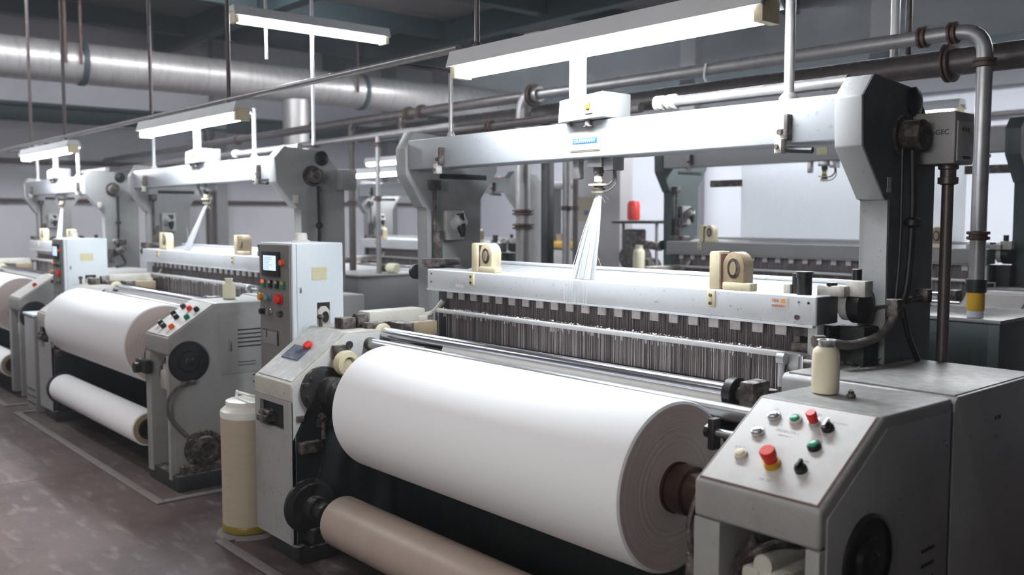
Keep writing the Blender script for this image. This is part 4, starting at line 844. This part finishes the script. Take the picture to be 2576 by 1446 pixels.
m = MB(); m.box(-12.4,-9.2,9.6,9.9,2.12,2.22,.01); m.box(-12.3,-12.2,9.65,9.85,.0,2.12); m.box(-9.4,-9.3,9.65,9.85,.0,2.12); m.box(-10.4,-10.25,9.65,9.85,.0,2.12); m.build('rack_frame','bg_grey',t)
MB().box(-12.2,-9.4,9.6,10.1,.0,1.22,.02).build('rack_bench','bg_grey',t); MB().box(-12.0,-9.6,9.58,9.62,1.24,1.34,.005).build('yellow_strip','yellow_tape',t)
for x in (-11.6,-11.0): MB().lathe((x,9.75,2.22),(0,0,1),[(.05,0),(.06,.02),(.05,.10),(.02,.13)],14).build('warning_lamp','orange',t)
m = MB(); m.cyl((-10.43,9.7,1.3),(-10.43,9.7,1.95),.035,12,.01); m.cyl((-10.43,9.7,1.22),(-10.43,9.7,1.40),.06,12); m.cyl((-10.1,9.7,1.25),(-10.1,9.7,1.45),.07,12); m.cyl((-9.8,9.7,1.22),(-9.8,9.7,1.40),.09,12); m.build('spindle','tan_plastic',t)
t = thing('pillar', 'grey upright pillar left of the white lagged pipe', 'pillar', (-6.17,5.76,0)); t.name = 'steel_post'; t['category'] = 'post'; t['label'] = 'dark square steel post right behind the pale lagged pipe'
MB().box(-6.22,-6.13,5.72,5.80,.0,2.6,.005).build('post_shaft','dark_steel',t); MB().box(-6.28,-6.07,5.66,5.86,.0,.03).build('post_foot','dark_steel',t)

# ------------------------------------------------------------------ room
def struct(m, name, mat):
    base(0,0,0); return tag(m.build(name, mat), kind='structure')
X0, X1, Y0, Y1, ZC = -17.0, 6.0, -6.0, 12.5, 5.0
struct(MB().box(X0,X1,Y0,Y1,-.12,0), 'floor', 'floor_concrete')
struct(MB().box(X0,X1,Y0,Y1,ZC,ZC+.1), 'ceiling', 'ceil_paint')
struct(MB().box(X0-.15,X0,Y0,Y1,0,ZC), 'wall_left', 'wall_plaster')
struct(MB().box(X0,X1,Y1,Y1+.15,0,ZC), 'wall_back', 'wall_back')
struct(MB().box(X1,X1+.15,Y0,Y1,0,ZC), 'wall_right', 'wall_plaster')
struct(MB().box(X0,X1,Y0-.15,Y0,0,ZC), 'wall_front', 'wall_plaster')
k = 0
def trim(m, mat='teal_beam'):
    global k
    k += 1; return struct(m, 'trim_%d' % k, mat)
m = MB(); m.box(-17,-16.7,-6,12.5,3.28,3.33); m.box(-16.86,-16.82,-6,12.5,3.33,3.52); m.box(-17,-16.7,-6,12.5,3.52,3.57); trim(m)
trim(MB().box(-17,-16.9,-6,12.5,4.05,4.2))
for y in (7.2, 11.0): trim(MB().box(-17,-16.75,y,y+.22,0,5), 'bg_grey')
for x in (-15.6,-13.0): trim(MB().box(x,x+.16,-6,12.5,4.72,5.0))
for x in (-10.5,-8.0): trim(MB().box(x,x+.2,-6,12.5,4.7,5.0))
for y in (6.2,9.6): trim(MB().box(-17,6,y,y+.2,4.62,5.0))
trim(MB().box(-17,6,12.2,12.5,3.7,3.95)); trim(MB().box(-17,6,12.35,12.5,3.35,5.0),'upper_wall')
for x in (-12.5,-9.9,-6.6): trim(MB().box(x,x+.3,12.2,12.5,0,5), 'bg_grey')
for a, b in ((-4.62,-1.0),(-8.85,-5.45),(-12.9,-9.2)):
    m = MB(); m.box(a,b,1.93,1.985,0,.012,.004); m.box(a,a+.05,1.985,3.7,0,.012,.004); m.box(b-.05,b,1.985,3.7,0,.012,.004); trim(m,'tray_dust')
m = MB(); m.tube([(-17,.3,-.003),(-12,.55,-.003),(-9,.62,-.003),(-6,.78,-.003),(-3,.72,-.003),(0,.9,-.003)],.006,6,5); m.tube([(-6.4,-6,-.003),(-6.55,-2,-.003),(-6.5,1.9,-.003)],.006,6,5); trim(m,'gasket')
base(0,0,0)
pipe('thin dark pipe along the left wall below the steel beam', [(-16.9,-5.9,2.62),(-16.9,12.3,2.62)], .04, 'pipe_rust', [], (-16.9,3,2.62))
pipe('lowest thin pipe along the left wall near the third loom', [(-16.9,-5.9,1.98),(-16.9,12.3,1.98)], .03, 'pipe_rust', [], (-16.9,3,1.98))
pipe('thick vertical pipe on the left wall, crossing the beam', [(-16.6,7.0,.0),(-16.6,7.0,3.3)], .07, 'pipe_dark', [((-16.6,7.0,2.35),(0,0,1))], (-16.6,7,0))
for i, z in enumerate((2.9,2.72,2.55)):
    pipe('%s horizontal pipe on the back wall at the right edge' % ('top','middle','bottom')[i], [(-6.2,12.4,z+.1),(5.5,12.4,z+.1)], .035, 'pipe_dark', [], (-3,12.4,z+.1))

# ------------------------------------------------------------------ haze volume added for tube glow and paler distance (domain exceeds the room)
hm = bpy.data.materials.new('haze'); hm.use_nodes = True; hn = hm.node_tree; hn.nodes.remove(hn.nodes['Principled BSDF'])
hv = hn.nodes.new('ShaderNodeVolumeScatter'); hv.inputs['Density'].default_value = .0065; hv.inputs['Anisotropy'].default_value = .2; hv.inputs['Color'].default_value = (.88,.93,1,1)
hn.links.new(hv.outputs[0], hn.nodes['Material Output'].inputs['Volume']); MATS['haze'] = hm
base(0,0,0)
tag(MB().box(X0-.4,X1+.4,Y0-.4,Y1+.4,-.4,ZC+.4).build('haze','haze'), 'thin bluish haze filling the whole hall', 'haze', kind='stuff')

# ------------------------------------------------------------------ fittings that are several loose pieces become one part each
def split_pieces(o, gap=.006):
    bm = bmesh.new(); bm.from_mesh(o.data); bm.verts.ensure_lookup_table()
    seen = {}; isl = []
    for v in bm.verts:
        if v.index in seen: continue
        st = [v]; seen[v.index] = len(isl); g = []
        while st:
            q = st.pop(); g.append(q.index)
            for e in q.link_edges:
                w_ = e.other_vert(q)
                if w_.index not in seen: seen[w_.index] = len(isl); st.append(w_)
        isl.append(g)
    bb = []
    for g in isl:
        cs = [bm.verts[i].co for i in g]
        bb.append([min(c[k] for c in cs)-gap for k in range(3)] + [max(c[k] for c in cs)+gap for k in range(3)])
    par = list(range(len(isl)))
    def f(a):
        while par[a] != a: a = par[a]
        return a
    for a in range(len(isl)):
        for b in range(a):
            if all(bb[a][k] < bb[b][k+3] and bb[b][k] < bb[a][k+3] for k in range(3)): par[f(a)] = f(b)
    roots = sorted({f(a) for a in range(len(isl))}, key=lambda r: -sum(len(isl[a]) for a in range(len(isl)) if f(a) == r))
    if len(roots) > 1:
        src = o.data
        for n_, r in enumerate(roots):
            keep = {i for a in range(len(isl)) if f(a) == r for i in isl[a]}
            b2 = bmesh.new(); b2.from_mesh(src); b2.verts.ensure_lookup_table()
            bmesh.ops.delete(b2, geom=[v for v in b2.verts if v.index not in keep], context='VERTS')
            me = src.copy(); b2.to_mesh(me); b2.free()
            if n_ == 0: o.data = me
            else:
                c = o.copy(); c.data = me; COL.objects.link(c)
    bm.free()
for o in list(bpy.data.objects):
    if o.type == 'MESH' and o.parent and o.name.split('.')[0] in ('drive_housing','adjuster_block','air_valve','spindle','rail_bracket','yarn_feeder','warp_guide','tension_fitting','tension_bracket','cable_gland','vent_slot','adjuster_button','drive_fitting','adjuster_knob','screw','bolt','shelf_post','damper','winding_head','motor_linkage','light_tube','power_cable','feeder_cable','latch','lever','leg_panel','floor_foot'):
        split_pieces(o)

# ------------------------------------------------------------------ unseen fill lamps, world
def area(loc, sx, sy, energy, rot=(0,0,0), col=(.95,.97,1), spread=PI):
    l = bpy.data.lights.new('fill_lamp','AREA'); l.shape = 'RECTANGLE'; l.size = sx; l.size_y = sy; l.energy = energy; l.color = col; l.spread = spread  # fill light without a visible fixture
    o = bpy.data.objects.new('fill_lamp', l); COL.objects.link(o); o.location = loc; o.rotation_euler = rot
area((-3.2,-.8,4.6), 4, .4, 45, col=(1,.965,.94))
area((-.9,-3.2,2.5), 3, 1.2, 88, rot=(math.radians(72),0,math.radians(24)), col=(1,.975,.955))  # added behind the camera to brighten loom fronts and rolls
area((-6.3,-.35,3.0), 2.6, .3, 60, col=(1,.96,.94), spread=1.55)  # added out of view to lay a lit patch on the left floor
area((-11,.2,4.7), 6, .4, 150)  # added fill over the left aisle, out of view
area((-3.8,9.4,4.0), 5, .4, 300)  # added above the view to brighten the back wall
area((-10,9.6,4.3), 5, .4, 300)  # added likewise for the far part of the back wall
area((-11.2,3.5,4.9), .5, 8, 230, rot=(0,.8,0))  # added, tilted to light the duct's near side and left wall
w = bpy.data.worlds.new('World'); sc.world = w; w.use_nodes = True
w.node_tree.nodes['Background'].inputs[0].default_value = (.5,.52,.6,1); w.node_tree.nodes['Background'].inputs[1].default_value = .03

# ------------------------------------------------------------------ camera
cam = bpy.data.cameras.new('camera'); co = bpy.data.objects.new('camera', cam); COL.objects.link(co); sc.camera = co
F = 2336.765
cam.sensor_width = 36; cam.lens = F/2576*36; cam.clip_start = .05; cam.clip_end = 100
R = Matrix(((.653823945,-.0571490559,.754485411),(.756646714,.0493829161,-.651956347),(0,.997143577,.0755293783)))
M4 = R.to_4x4(); M4.translation = Vector((0,0,1.7)); co.matrix_world = M4
cam.dof.use_dof = True; cam.dof.focus_distance = 3.9; cam.dof.aperture_fstop = 2.2
sc.view_settings.view_transform = 'Standard'; sc.view_settings.look = 'Medium High Contrast'; sc.view_settings.exposure = 0.22

cy = sc.cycles
cy.max_bounces = 5; cy.diffuse_bounces = 3; cy.glossy_bounces = 2; cy.transmission_bounces = 2; cy.transparent_max_bounces = 4; cy.volume_bounces = 0
cy.use_light_tree = False; cy.use_adaptive_sampling = True; cy.adaptive_threshold = .06; cy.adaptive_min_samples = 12
cy.caustics_reflective = False; cy.caustics_refractive = False; cy.sample_clamp_indirect = 6
